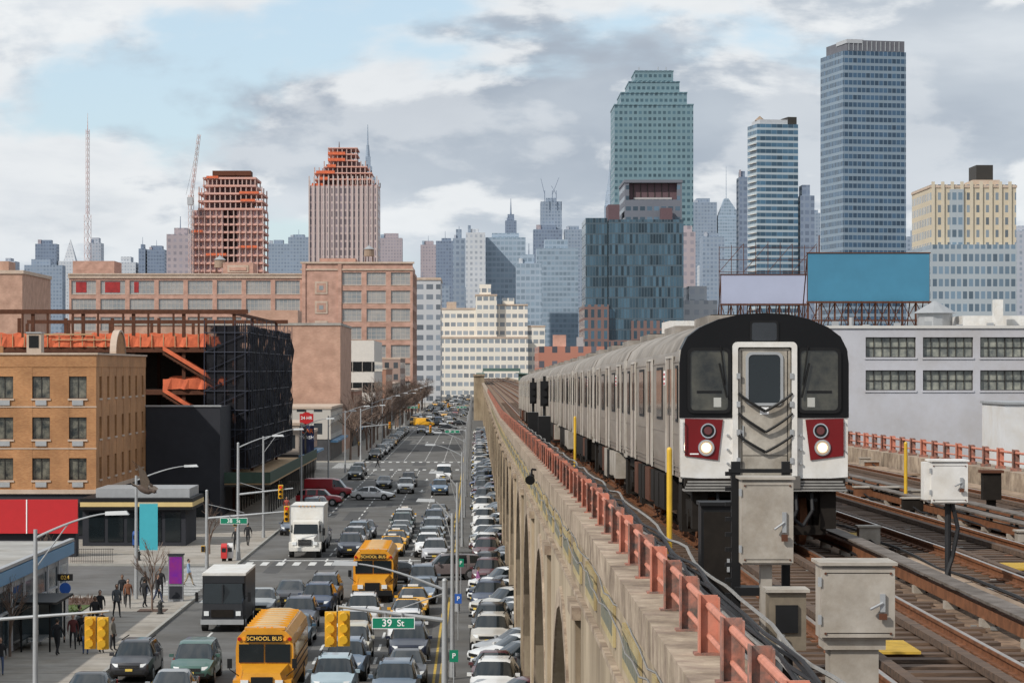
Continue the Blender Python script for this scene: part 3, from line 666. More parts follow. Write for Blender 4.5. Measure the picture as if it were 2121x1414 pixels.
mb.box(-133.8,-120,FY+2,FY+20,45,50,rb); mb.box(-84,-74,FY+3,FY+20,45,49.5,rb); mb.box(-82.5,-75.5,FY+2.8,FY+3,46.2,48.6,stone); mb.box(-81.8,-76.2,FY+2.6,FY+2.8,46.8,48,rb); mb.box(-52,-40,FY+5,FY+20,49,51,rb)
redg=mat('red_window_blind',(.4,.03,.03),.4,var=.4,scale=.5)
for c_,w_ in ((0,3.5),(1,5),(2,1.5)): mb.box(-133+9.65*c_+.5,-133+9.65*c_+.5+w_,FY+.33,FY+.36+.01*w_,39.5,43,redg)
mb.obj('brick_factory_building')
tank=mat('tank_wood',(.32,.24,.18),.85,var=.25)
def water_tower(x,y,z,s=1):
    mb=MB(); 
    for a in (-1,1):
        for b_ in (-1,1): mb.cyl((x+a*1.3*s,y+b_*1.3*s,z),(x+a*1.2*s,y+b_*1.2*s,z+2*s),.12*s,.12*s,5,rust)
    mb.cyl((x,y,z+2*s),(x,y,z+4.6*s),1.9*s,1.8*s,16,tank); mb.cyl((x,y,z+4.6*s),(x,y,z+6*s),2.1*s,.1,16,galv); mb.cyl((x,y,z+6*s),(x,y,z+6.5*s),.15*s,.1*s,6,galv)
    mb.obj('water_tower')
water_tower(-85.5,FY+8,46,1.0); water_tower(-35.6,FY+8,50,.9)
mb=MB(); mb.box(-40,-14.5,1080,1130,0,51,facade('grey_loft',(.45,.46,.48),(.2,.23,.27),4,4.2,.7,.5)); mb.box(-26,-14.3,1079.6,1130,51,52,stone); mb.obj('loft_building')
wl=facade('white_loft',(.72,.67,.59),(.27,.3,.33),3.2,4.4,.78,.48,var=.35)
mb=MB(); 
for a,b_,c_,h in ((-19,0,1350,45),(0,11,1346,52),(11,27,1350.2,47),(27,36,1352,36),(-19,27,1340,30)): mb.box(a,b_,c_,c_+40,0,h,wl); mb.box(a-.2,b_+.2,c_-.3,c_+40,h,h+.8,stone)
mb.box(2,8,1350,1360,52.8,58,wl); mb.box(-15,-10,1352,1360,45.8,49,stone); mb.box(14,20,1352,1360,47.8,51,wl); mb.obj('white_loft_building')
mb=MB(); mb.box(14.5,30,600,640,0,19.3,facade('redbrick_small',(.4,.17,.12),(.1,.1,.12),3,3.4,.4,.45)); mb.box(18,21,605,608,19.3,22,rb); mb.box(23.5,25,605,607,19.3,21.5,galv); mb.obj('brick_building')
mb=MB(); mb.box(26,62,400,430,0,18,mat('pale_stucco',(.6,.56,.5),.8,var=.15)); 
for i in range(10): mb.box(27+3.4*i,29+3.4*i,399.9,399.99,13,15,glass)
mb.box(30,45,402,420,18,21.5,whitep); mb.obj('warehouse_building')
mb=MB(); cgr=mat('canopy_green',(.1,.17,.15),.7,var=.2)
mb.box(-.5,2.4,716,720,0,12.2,viad); mb.box(-.7,2.6,715.6,720.4,12.2,12.7,ledge); mb.box(-.2,1.5,720.4,800,8.6,10.2,viad)
for x0,x1 in ((.2,2.6),(13.2,15.2)):
    mb.box(x0,x1,722,860,12.7,12.9,cgr); yy=724
    while yy<860: mb.box((x0+x1)/2-.1,(x0+x1)/2+.1,yy,yy+.2,9.8,12.7,cgr); yy+=9
mb.box(2.4,14.8,860,864,13.4,14.4,cgr); mb.box(2.3,2.6,860,864,9.8,13.4,cgr); mb.box(14.5,14.8,860,864,9.8,13.4,cgr)
mb.obj('elevated_station')
# gray painted building right
GY=162; gp=mat('grey_painted_masonry',(.5,.5,.54),.8,var=.1,scale=.3,grime=.18)
mb=MB(); mb.box(18.3,60,GY+.4,GY+60,0,16.4,gp); 
W=3.12
rows=[(12.7,13.95),(14.75,16.0)]
xs=[24.24+i*3.56 for i in range(6)]
mb.box(18,60,GY-.0,GY+.4,0,12.7,gp); mb.box(18,60,GY,GY+.4,13.95,14.75,gp); mb.box(18,60,GY,GY+.4,16.0,16.55,gp)
warmg=mat('old_factory_glass',(.36,.36,.3),.15,col2=(.09,.1,.1),scale=1.3,spec=.5)
for z0,z1 in rows:
    prev=18
    for x in xs:
        mb.box(prev,x,GY,GY+.4,z0,z1,gp); prev=x+W
        mb.box(x,x+W,GY+.25,GY+.3,z0,z1,warmg)
        for k in range(7): q=x+(W-.05)*k/6; mb.box(q,q+(.06 if k in (0,3,6) else .035),GY+.16,GY+.249,z0,z1,dfr)
        for k in range(3): q=z0+(z1-z0-.05)*k/2; mb.box(x,x+W,GY+.17,GY+.245,q,q+.04,dfr)
        mb.box(x-.06,x+W+.06,GY-.06,GY-.001,z0-.12,z0-.01,gp)
    mb.box(prev,60,GY,GY+.4,z0,z1,gp)
mb.box(17.9,60,GY-.1,GY+.45,16.55,16.72,mat('coping',(.6,.58,.55),.7,var=.1)); mb.box(18.2,60,GY+.5,GY+60,16.4,16.45,roofm)
mb.cyl((30.3,172,16.4),(30.3,172,17.7),1.15,1.15,12,galv); mb.cyl((30.3,172,17.7),(30.3,172,18.5),1.45,.1,12,galv)
mb.box(31.8,36,170,175,16.4,17.5,whitep); mb.box(33.5,34,168,169,16.4,18.5,whitep); mb.cyl((24.5,170,16.4),(24.5,170,17.4),.15,.15,8,galv)
for i in range(8): mb.box(19+i*2,19.4+i*2,168,168.4,16.4,16.9+.1*(i%3),galv)
mb.obj('grey_factory_building')
mb=MB(); mb.box(27.2,31,134,140,0,12.2,mat('white_bulkhead',(.68,.68,.69),.7,var=.08,grime=.1)); mb.box(27.1,31.1,133.9,140.1,12.2,12.32,galv); mb.obj('roof_bulkhead_building')
def billboard(x0,x1,y,z0,z1,m,roof,pole=False):
    mb=MB(); mb.box(x0,x1,y,y+.15,z0,z1,m); mb.box(x0-.1,x1+.1,y-.05,y+.2,z1,z1+.08,rust); mb.box(x0-.1,x1+.1,y-.3,y+.2,z0-.15,z0-.02,rust)
    n=9
    for i in range(n+1):
        x=x0+(x1-x0)*i/n; mb.box(x-.05,x+.05,y+.16,y+.26,roof,z1+.0,rust)
        mb.cyl((x,y+.3,z1),(x,y+4,roof),.05,.05,4,rust); mb.cyl((x,y-.2,roof),(x,y-.2,z0-.1),.04,.04,4,rust)
        if i<n: x2=x0+(x1-x0)*(i+1)/n; mb.cyl((x,y,roof),(x2,y,z0-.1),.04,.04,4,rust); mb.cyl((x2,y,roof),(x,y,z0-.1),.04,.04,4,rust)
    mb.box(x0,x1,y-.05,y+.05,roof+.5,roof+.6,rust)
    mb.obj('billboard')
blu=mat('billboard_blue',(.05,.21,.33),.6,var=.15,scale=.5); lav=mat('billboard_lavender',(.38,.41,.54),.6,var=.08,scale=.5)
billboard(24.1,32.9,189,18.95,22.4,blu,17.0); billboard(19.8,26.8,210,19.3,21.6,lav,16.6)
mb=MB()
for i in range(9):
    x=20+i*1.0; mb.cyl((x,214,16.4),(x,214,24.5-.1*abs(i-4)),.035,.035,4,rust)
for z in (22,23,24): mb.cyl((20,214,z),(28,214,z),.03,.03,4,rust)
for i in range(4): mb.cyl((20+2*i,214,22),(22+2*i,214,24.3),.03,.03,4,rust)
mb.cyl((28.2,214,16.4),(28.2,214,25),.05,.05,5,rust); mb.obj('billboard_framework')
# ------------------------------------------------------------------ skyline
teal=facade('teal_glass',(.15,.235,.27),(.07,.13,.165),3.0,3.9,.62,.5,.25,.1,.4)
mb=MB(); cx=110.8
for a,b_,z in ((86.4,135.3,178),(90.5,131.5,185.6),(95.5,127,192.5),(99.5,123.2,199.4)): 
    e=0 if z<180 else (z-178)*.25
    mb.box(a-cx,b_-cx,e,48-e,0 if z<180 else z-10,z,teal); mb.box(a-cx-.3,b_-cx+.3,e-.3,48.3-e,z,z+.8,teal)
for x in (-8,4,9): mb.cyl((x,20,199),(x,20,204),.25,.25,5,galv)
mb.obj('teal_glass_skyscraper',(cx,1620,0),0)
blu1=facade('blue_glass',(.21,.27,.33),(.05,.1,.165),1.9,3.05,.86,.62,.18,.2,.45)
mb=MB(); mb.box(-13.8,13.8,-13.8,13.8,0,145.6,blu1); mb.box(-11.5,13.6,-12.5,13,145.6,150.3,mat('louvre_grey',(.14,.14,.16),.7,var=.2,scale=.4)); 
for i in range(12): mb.box(-11+2*i,-10.6+2*i,-12.7,-12.5,146,149.9,galv)
mb.box(-11.8,-5,-12.8,0,149.0,150.6,lgrey); mb.cyl((0,0,150),(0,0,152.5),.15,.15,5,galv); mb.cyl((-6,0,150),(-6,0,152),.15,.15,5,galv)
mb.obj('glass_residential_tower',(162.5,1094,0),math.radians(12))
blu2=facade('striped_glass',(.36,.42,.46),(.06,.13,.2),3,3.3,.97,.64,.2,.15,.5)
mb=MB(); mb.box(-11,11,-9,9,0,141,blu2); mb.box(-9,6,-7,8,141,143.5,lgrey); 
for i in range(41): mb.box(-12.3,-11,-8,4,2+3.3*i,2.35+3.3*i,whitep)
mb.box(6.1,10.8,-7.2,6,141,145,dfr); mb.cyl((-7,0,143.5),(-7,0,146),2.8,.1,6,tank)
mb.obj('balcony_apartment_tower',(155,1360,0),math.radians(10))
dkg=facade('dark_glass_tower',(.07,.1,.125),(.06,.11,.15),.9,3.3,.8,.86,.15,.25,.7,wr=.4)
brk=facade('brick_podium',(.18,.11,.1),(.06,.11,.15),2,3.3,.5,.75,.12,.2,.6)
gr2=facade('grey_tower_panel',(.14,.15,.18),(.09,.14,.19),2.2,3.3,.7,.4,.15,.2,.6)
mar=mat('maroon_panel',(.12,.07,.08),.7,var=.15)
mb=MB(); mb.box(34.2,41,810,840,0,61,dkg); mb.box(41.2,64.3,806,846,0,60.3,dkg); mb.box(33.6,41.1,804,847,0,34,brk); mb.box(41.1,64.9,803,847.1,0,23,brk); mb.box(48,58,802.9,846.9,23,29,brk)
mb.box(46.6,64.5,815,845,60.3,67,gr2); mb.box(46.6,48,815,845,67,72.3,gr2);mb.box(63,64.5,815,845,67,72.3,gr2);mb.box(48,63,817,845,67,72.2,mar); mb.box(46.4,64.7,814.7,845,72.3,73.2,gr2)
mb.box(41.5,45,815,830,60.3,65.5,mar); mb.box(57.5,61,808,814,60.3,64,mar)
for i in range(6): mb.box(49.4+2.2*i,49.6+2.2*i,816.8,817,67,72.2,dfr)
mb.box(49.5,61.5,816.7,816.9,67.2,67.8,mat('pale_sill',(.4,.38,.38),.7,var=.1)); mb.obj('dark_glass_apartment_tower')
tanf=facade('tan_tower_facade',(.52,.45,.34),(.19,.23,.27),2.4,3.1,.55,.6,.15,.1,.5)
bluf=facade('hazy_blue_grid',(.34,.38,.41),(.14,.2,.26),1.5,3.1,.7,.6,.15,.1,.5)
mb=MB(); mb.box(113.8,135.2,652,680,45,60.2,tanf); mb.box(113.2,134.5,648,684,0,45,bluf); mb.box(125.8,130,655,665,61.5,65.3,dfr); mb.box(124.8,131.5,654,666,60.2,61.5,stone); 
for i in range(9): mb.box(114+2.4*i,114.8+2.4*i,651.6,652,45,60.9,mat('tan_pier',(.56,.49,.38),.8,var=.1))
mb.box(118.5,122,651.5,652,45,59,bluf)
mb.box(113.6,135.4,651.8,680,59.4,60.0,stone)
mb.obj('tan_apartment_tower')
pinkslab=mat('orange_netted_slab',(.66,.34,.26),.8,scale=.25,col2=(.55,.34,.3)); col_=mat('raw_concrete_pink',(.52,.36,.32),.9,var=.2)
corem=mat('inner_core',(.36,.26,.27),.9,var=.4,scale=.15)
ngl=facade('new_glazing',(.55,.34,.3),(.37,.27,.29),1.5,3.2,.6,.7,.4)
mb=MB(); z=0
while z<95:
    if z<78: a,b_=-117.6,-87.8
    elif z<87: a,b_=-115,-88.2
    else: a,b_=-113,-91
    mb.box(a,b_,1080,1108,z,z+.8,pinkslab)
    if R()<.4: aa=U(a,b_-8); mb.box(aa,aa+U(4,9),1079.7,1079.95,z+.3,z+1.3,orange)
    if z<92:
        x=a+.2
        while x<b_: 
            for y in (1080.3,1090,1106): mb.box(x,x+.45,y,y+.6,z+.8,z+3.2,col_)
            x+=(b_-a-.8)/12
        if z<90: mb.box(-112,-93,1088,1100,z+.8,z+3.2,corem)
        if z<78: mb.box(a+.8,-104.5,1081.5,1082,z+.8,z+3.2,ngl); mb.box(-99,b_-.8,1081.5,1082,z+.8,z+3.2,ngl)
        if z<45: mb.box(-104.5,-99,1081.5,1082,z+.8,z+3.2,ngl)
    z+=3.2
for i in range(13): x=-117.2+2.43*i; mb.box(x,x+.3,1079.5,1079.7,0,78,col_)
mb.box(-110,-94,1090,1100,95,97,rust); mb.obj('tower_under_construction')
mb=MB(); lat=mat('crane_red_white',(.5,.24,.2),.6,var=.6,col2=(.5,.47,.45),scale=.15)
def lattice(mb,p0,p1,w,seg,m,r=.12):
    p0=Vector(p0);p1=Vector(p1);d=(p1-p0).normalized();a=d.orthogonal().normalized();b_=d.cross(a)
    n=max(1,int((p1-p0).length/seg)); C=[a+b_,a-b_,-a-b_,-a+b_]
    for c_ in C: mb.cyl(p0+c_*w/2,p1+c_*w/2,r,r,4,m)
    for i in range(n):
        q0=p0+(p1-p0)*i/n;q1=p0+(p1-p0)*(i+1)/n
        for k in range(4): mb.cyl(q0+C[k]*w/2,q1+C[(k+1)%4]*w/2,r*.7,r*.7,3,m)
lattice(mb,(-117.5,1077,0),(-117.5,1077,86),1.6,2.5,lat,.1); lattice(mb,(-117.5,1077,84),(-114.2,1077,111),1.0,2.2,lat,.09); mb.box(-119,-116.7,1075.5,1078.5,82,85,lgrey); mb.cyl((-119.6,1077,86),(-114.5,1077,108),.05,.05,3,dfr); mb.obj('tower_crane')
pf=facade('pink_pier_facade',(.46,.37,.36),(.22,.18,.2),1.8,3.2,.5,.72,.2,0,.4)
mb=MB(); mb.box(-69,-40.4,1080,1106,0,90,pf); z=90
for i in range(15): mb.box(-69+2.0*i-.15,-69+2.0*i+.35,1079.4,1080,0,94,mat('pale_pier',(.52,.44,.42),.8,var=.12))
for (a,b_,n) in ((-69,-40.4,1),(-67,-43,2),(-63,-45,1),(-61.3,-49,2)):
    for k in range(n):
        mb.box(a,b_,1082,1104,z,z+.5,pinkslab); x=a
        while x<b_: mb.box(x,x+.4,1082.2,1082.7,z+.5,z+2.6,col_); mb.box(x,x+.4,1100,1100.7,z+.5,z+2.6,rust); x+=1.9
        mb.box(a+U(0,4),a+U(5,9),1081.7,1081.9,z,z+1.2,orange)
        mb.box(a+3,b_-3,1088,1098,z+.5,z+2.6,corem)
        z+=2.6
mb.box(-61.3,-49,1082,1104,z,z+.4,pinkslab); mb.cyl((-57,1090,z),(-57,1090,z+3.5),.3,.1,5,rust); mb.obj('tower_under_construction')
hazeb=facade('haze_tinted_stone',(.27,.33,.41),(.21,.265,.34),4,4,.5,.6,.4,0,.2)  # distance haze mixed into the stone and window base colours
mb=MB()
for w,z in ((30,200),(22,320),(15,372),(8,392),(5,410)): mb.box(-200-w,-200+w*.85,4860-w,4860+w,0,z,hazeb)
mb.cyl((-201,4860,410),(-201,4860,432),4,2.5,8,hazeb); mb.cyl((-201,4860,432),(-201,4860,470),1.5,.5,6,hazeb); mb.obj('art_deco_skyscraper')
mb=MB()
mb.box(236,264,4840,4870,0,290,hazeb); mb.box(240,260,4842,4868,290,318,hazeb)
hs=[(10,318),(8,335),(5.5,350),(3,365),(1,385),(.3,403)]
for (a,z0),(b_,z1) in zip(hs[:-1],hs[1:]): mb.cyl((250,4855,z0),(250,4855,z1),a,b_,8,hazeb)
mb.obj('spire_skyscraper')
mb=MB(); rw_=mat('mast_red_white',(.5,.25,.22),.6,col2=(.6,.56,.54),scale=.07,stretch=(.01,.01,1))
lattice(mb,(-241,1620,0),(-241,1620,110),3,5,rw_,.16); lattice(mb,(-241,1620,110),(-241,1620,163),1.6,3.5,rw_,.13); mb.cyl((-241,1620,163),(-241,1620,173),.25,.12,5,rw_); mb.obj('radio_mast')
FM=[facade('far_a',(.25,.3,.37),(.19,.24,.315),3.2,3.6,.6,.55,.35,0,.22),facade('far_b',(.37,.39,.44),(.28,.32,.38),3.2,3.4,.5,.55,.35,0,.2),facade('far_c',(.19,.235,.31),(.145,.185,.26),3,3.6,.7,.6,.35,0,.22),  # far facades: aerial haze painted in as pale, bluish, low-contrast wall and window colours
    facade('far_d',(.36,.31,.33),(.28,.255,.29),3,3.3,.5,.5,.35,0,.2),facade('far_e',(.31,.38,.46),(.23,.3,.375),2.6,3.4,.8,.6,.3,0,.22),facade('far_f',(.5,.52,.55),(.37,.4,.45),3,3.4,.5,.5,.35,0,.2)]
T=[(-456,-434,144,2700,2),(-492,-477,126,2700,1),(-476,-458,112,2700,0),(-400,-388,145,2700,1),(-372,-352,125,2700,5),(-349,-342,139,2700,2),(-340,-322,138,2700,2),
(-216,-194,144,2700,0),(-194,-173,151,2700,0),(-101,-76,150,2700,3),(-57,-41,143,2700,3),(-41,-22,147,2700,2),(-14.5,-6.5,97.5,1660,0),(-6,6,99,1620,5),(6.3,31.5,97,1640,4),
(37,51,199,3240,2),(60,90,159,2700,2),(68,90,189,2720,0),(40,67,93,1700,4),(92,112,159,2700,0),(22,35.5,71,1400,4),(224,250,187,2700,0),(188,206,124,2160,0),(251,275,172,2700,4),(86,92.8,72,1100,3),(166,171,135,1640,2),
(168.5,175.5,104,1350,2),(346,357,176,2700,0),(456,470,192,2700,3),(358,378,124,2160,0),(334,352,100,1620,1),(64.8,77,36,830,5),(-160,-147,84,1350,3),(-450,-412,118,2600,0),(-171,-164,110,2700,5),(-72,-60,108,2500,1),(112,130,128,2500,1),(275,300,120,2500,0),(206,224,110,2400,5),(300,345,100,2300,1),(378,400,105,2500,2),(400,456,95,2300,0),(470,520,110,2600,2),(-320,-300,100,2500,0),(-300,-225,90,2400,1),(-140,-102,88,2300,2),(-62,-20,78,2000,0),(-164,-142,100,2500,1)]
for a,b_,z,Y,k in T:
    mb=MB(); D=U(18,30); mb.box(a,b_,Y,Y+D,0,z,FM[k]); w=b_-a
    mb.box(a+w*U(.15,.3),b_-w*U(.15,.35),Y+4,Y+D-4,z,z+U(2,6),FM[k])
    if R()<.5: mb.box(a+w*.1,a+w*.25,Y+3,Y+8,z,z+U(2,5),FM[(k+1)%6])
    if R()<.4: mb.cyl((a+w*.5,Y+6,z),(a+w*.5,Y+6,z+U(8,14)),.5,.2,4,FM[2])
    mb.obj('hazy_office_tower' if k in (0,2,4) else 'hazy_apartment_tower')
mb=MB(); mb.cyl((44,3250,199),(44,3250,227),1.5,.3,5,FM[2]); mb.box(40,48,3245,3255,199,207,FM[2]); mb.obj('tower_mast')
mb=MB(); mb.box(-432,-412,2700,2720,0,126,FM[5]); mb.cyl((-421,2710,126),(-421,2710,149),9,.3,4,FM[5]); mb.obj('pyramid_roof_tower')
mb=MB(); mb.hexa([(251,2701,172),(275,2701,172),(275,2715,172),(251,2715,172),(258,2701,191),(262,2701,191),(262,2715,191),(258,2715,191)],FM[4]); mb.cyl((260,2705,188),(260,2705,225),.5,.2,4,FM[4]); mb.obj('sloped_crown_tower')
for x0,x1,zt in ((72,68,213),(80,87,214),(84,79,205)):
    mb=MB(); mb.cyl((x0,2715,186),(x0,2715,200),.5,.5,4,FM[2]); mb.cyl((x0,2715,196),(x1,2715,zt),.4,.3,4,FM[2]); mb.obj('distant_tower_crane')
def mass(name,N_,x0,x1,y0,y1,h0,h1,w0,w1,ms,skip=None):
    mb=MB()
    for i in range(N_):
        x=U(x0,x1);y=U(y0,y1);w=U(w0,w1)
        if skip and skip(x,y,w): continue
        h=U(h0,h1); d=U(w0,w1)
        mb.box(x,x+w,y,y+d,0,h,random.choice(ms)); 
        if R()<.6: mb.box(x+w*.2,x+w*.5,y+d*.2,y+d*.5,h,h+U(1.5,4),ms[0])
    mb.obj(name)
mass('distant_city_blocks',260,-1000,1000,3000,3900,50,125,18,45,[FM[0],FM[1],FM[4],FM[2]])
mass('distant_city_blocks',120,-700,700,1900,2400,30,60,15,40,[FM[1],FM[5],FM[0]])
low=[facade('low_a',(.42,.3,.24),(.12,.13,.15),3,3.4,.45,.5),facade('low_b',(.5,.47,.43),(.14,.16,.18),3.4,3.6,.5,.45),facade('low_c',(.3,.2,.16),(.1,.11,.13),3,3.4,.4,.5)]
mass('city_blocks',150,-330,-62,330,1500,7,15,12,30,low,lambda x,y,w:(y>840 and x>-150 and y<960))
mass('city_blocks',150,36,330,330,1500,8,19,12,30,low+[FM[5]],lambda x,y,w:False)
mb=MB(); mb.box(-130,-104.3,600,640,0,36,tb); mb.box(-130,-104,599.7,640,36,36.8,stone); mb.box(-118,-108,603,612,36.8,39,tb); mb.obj('brick_loft_building')
# ------------------------------------------------------------------ vehicles
VM={}
def paint(c): return mat('car_paint_%d_%d_%d'%tuple(int(x*255) for x in c),c,.3,var=.08,coat=.4,metal=.1)
def loft(mb,secs,pt,gm):
    rings=[]
    for (y,hw,zb,zs,zt,ht,tag) in secs:
        h=[(hw*.86,zb),(hw,zb+.16),(hw*1.0,(zb+zs)/2+.08),(hw*.965,zs),(ht,zt-.06),(ht*.78,zt)]
        rings.append(([(a,y,z) for a,z in h]+[(-a,y,z) for a,z in reversed(h)],tag))
    for (A,ta),(B,tb_) in zip(rings[:-1],rings[1:]):
        n=12
        for i in range(n):
            j=(i+1)%n; m=pt
            side=i in (3,7); top=i in (4,5,6)
            if ta in 'c' and tb_ in 'c' and side: m=gm
            if (ta=='h')!=(tb_=='h') and (top or side): m=gm
            if i==11: m=dark
            if i in(0,10): m=MATS['dark_trim']
            mb.face([A[i],A[j],B[j],B[i]],m)
    mb.face(rings[0][0],pt); mb.face(rings[-1][0][::-1],pt)
def car_mesh(kind,c):
    key=(kind,c)
    if key in VM: return VM[key]
    mb=MB(); p=paint(c); g=glass; r=.33;yw=1.38;hw=.9
    if kind in('sedan','taxi'):
        S=[(-2.3,.7,.38,.56,.6,.55,'h'),(-2.2,.82,.26,.68,.71,.66,'h'),(-1.7,.89,.2,.8,.84,.7,'h'),(-.95,.91,.2,.9,.96,.74,'h'),(-.2,.92,.2,.93,1.4,.62,'c'),(.22,.92,.2,.94,1.45,.63,'c'),(.3,.92,.2,.94,1.45,.63,'p'),(.38,.92,.2,.94,1.45,.63,'c'),(1.0,.92,.2,.96,1.4,.6,'c'),(1.7,.9,.2,.98,1.04,.7,'h'),(2.2,.84,.26,.95,.98,.66,'h'),(2.33,.76,.4,.85,.87,.6,'h')]
        zh=.62;H=1.45;e=2.3
    elif kind=='suv':
        r=.37;yw=1.42;hw=.95
        S=[(-2.35,.76,.42,.74,.78,.6,'h'),(-2.25,.88,.32,.9,.93,.72,'h'),(-1.7,.94,.27,1.03,1.06,.76,'h'),(-1.05,.95,.27,1.08,1.13,.8,'h'),(-.5,.96,.27,1.1,1.66,.68,'c'),(.1,.96,.27,1.11,1.73,.7,'c'),(.2,.96,.27,1.11,1.73,.7,'p'),(.3,.96,.27,1.11,1.73,.7,'c'),(1.2,.96,.27,1.12,1.72,.7,'c'),(1.3,.96,.27,1.12,1.72,.7,'p'),(1.4,.95,.27,1.12,1.71,.69,'c'),(2.0,.93,.27,1.13,1.64,.66,'c'),(2.3,.9,.32,1.1,1.14,.7,'h'),(2.4,.82,.45,1.0,1.03,.6,'h')]
        zh=.8;H=1.73;e=2.35
    elif kind=='van':
        r=.36;yw=1.6;hw=.98
        S=[(-2.6,.8,.42,.8,.84,.65,'h'),(-2.45,.93,.32,1.0,1.03,.8,'h'),(-1.85,.98,.27,1.12,1.16,.85,'h'),(-1.2,1,.27,1.2,1.95,.82,'c'),(-.5,1,.27,1.2,2.1,.85,'c'),(-.4,1,.27,1.2,2.12,.85,'p'),(2.3,1,.27,1.2,2.12,.85,'p'),(2.6,.97,.3,1.2,2.05,.82,'p')]
        zh=.85;H=2.1;e=2.6
    elif kind=='minivan':
        r=.35;yw=1.5;hw=.97
        S=[(-2.5,.76,.4,.68,.72,.6,'h'),(-2.4,.9,.28,.82,.86,.72,'h'),(-1.9,.96,.22,.95,1.0,.8,'h'),(-1.4,.97,.22,1.02,1.08,.82,'h'),(-.55,.98,.22,1.04,1.66,.72,'c'),(.2,.98,.22,1.05,1.75,.74,'c'),(.3,.98,.22,1.05,1.75,.74,'p'),(.4,.98,.22,1.05,1.75,.74,'c'),(2.1,.96,.22,1.07,1.7,.7,'c'),(2.4,.93,.26,1.05,1.12,.75,'h'),(2.5,.88,.4,.95,.98,.7,'h')]
        zh=.74;H=1.75;e=2.5
    loft(mb,S,p,g)
    for s in (-1,1):
        for y in (-yw,yw):
            mb.cyl((s*(hw-.26),y,r),(s*(hw+.006),y,r),r+.05,r+.05,18,MATS['dark_trim']); mb.cyl((s*(hw-.24),y,r),(s*(hw+.02),y,r),r,r,18,tyre); mb.cyl((s*hw,y,r),(s*(hw+.03),y,r),r*.66,r*.6,10,hub)
        mb.hexa([(s*.5,-e-.02,zh-.06),(s*.78,-e+.06,zh-.06),(s*.84,-e+.3,zh),(s*.5,-e+.02,zh),(s*.5,-e+.03,zh+.08),(s*.76,-e+.1,zh+.09),(s*.83,-e+.4,zh+.1),(s*.5,-e+.1,zh+.08)],lampw)
        mb.box(s*.72-.13,s*.72+.13,e-.12,e+.04,zh+.12,zh+.28,tail)
        mb.box(min(s*(hw-.03),s*(hw+.17)),max(s*(hw-.03),s*(hw+.17)),-.78,-.66,H*.62,H*.62+.14,p)
        for yd in (-.55,.3,1.15): mb.box(s*hw*1.004-.004,s*hw*1.004+.004,yd,yd+.015,.35,H*.62,MATS['dark_trim'])
        for yd in (.05,.9): mb.box(s*hw*1.01-.01,s*hw*1.01+.01,yd,yd+.16,H*.56,H*.56+.03,MATS['dark_trim'])
    mb.box(-.45,.45,-e-.03,-e+.08,zh-.12,zh+.02,MATS['dark_trim']); mb.box(-.62,.62,-e-.02,-e+.1,zh-.32,zh-.2,MATS['dark_trim']); mb.box(-.46,.46,-e-.035,-e-.02,zh-.06,zh-.04,chrome)
    mb.box(-.16,.16,-e-.05,-e-.03,zh-.24,zh-.13,MATS['licence_plate']); mb.box(-.16,.16,e+.03,e+.06,zh,zh+.1,MATS['licence_plate'])
    if kind=='taxi': 
        mb.box(-.3,.3,.1,.28,1.45,1.6,lampw); mb.box(-.5,.5,.08,.12,1.44,1.48,dark)
    if kind=='suv':
        for s in (-1,1): mb.box(s*.62-.02,s*.62+.02,-.3,1.8,1.74,1.78,dark)
    me=mb.mesh(kind,smooth=38); VM[key]=me; return me
COLS=[(.012,.012,.014)]*4+[(.05,.052,.055)]*3+[(.35,.36,.37)]*3+[(.75,.75,.74)]*4+[(.18,.19,.2)]*3+[(.03,.05,.11),(.02,.04,.08),(.22,.015,.015),(.3,.25,.17),(.07,.12,.16)]
TAXI=(.78,.4,.03)
def veh(kind,x,y,c=None,rz=0,name=None):
    if c is None: c=random.choice(COLS)
    if kind=='taxi': c=TAXI
    nm={'sedan':'sedan_car','taxi':'taxi_cab','suv':'suv_car','van':'delivery_van','minivan':'minivan_car'}[kind]
    return place(car_mesh(kind,c),name or nm,(x,y,.008),rz)
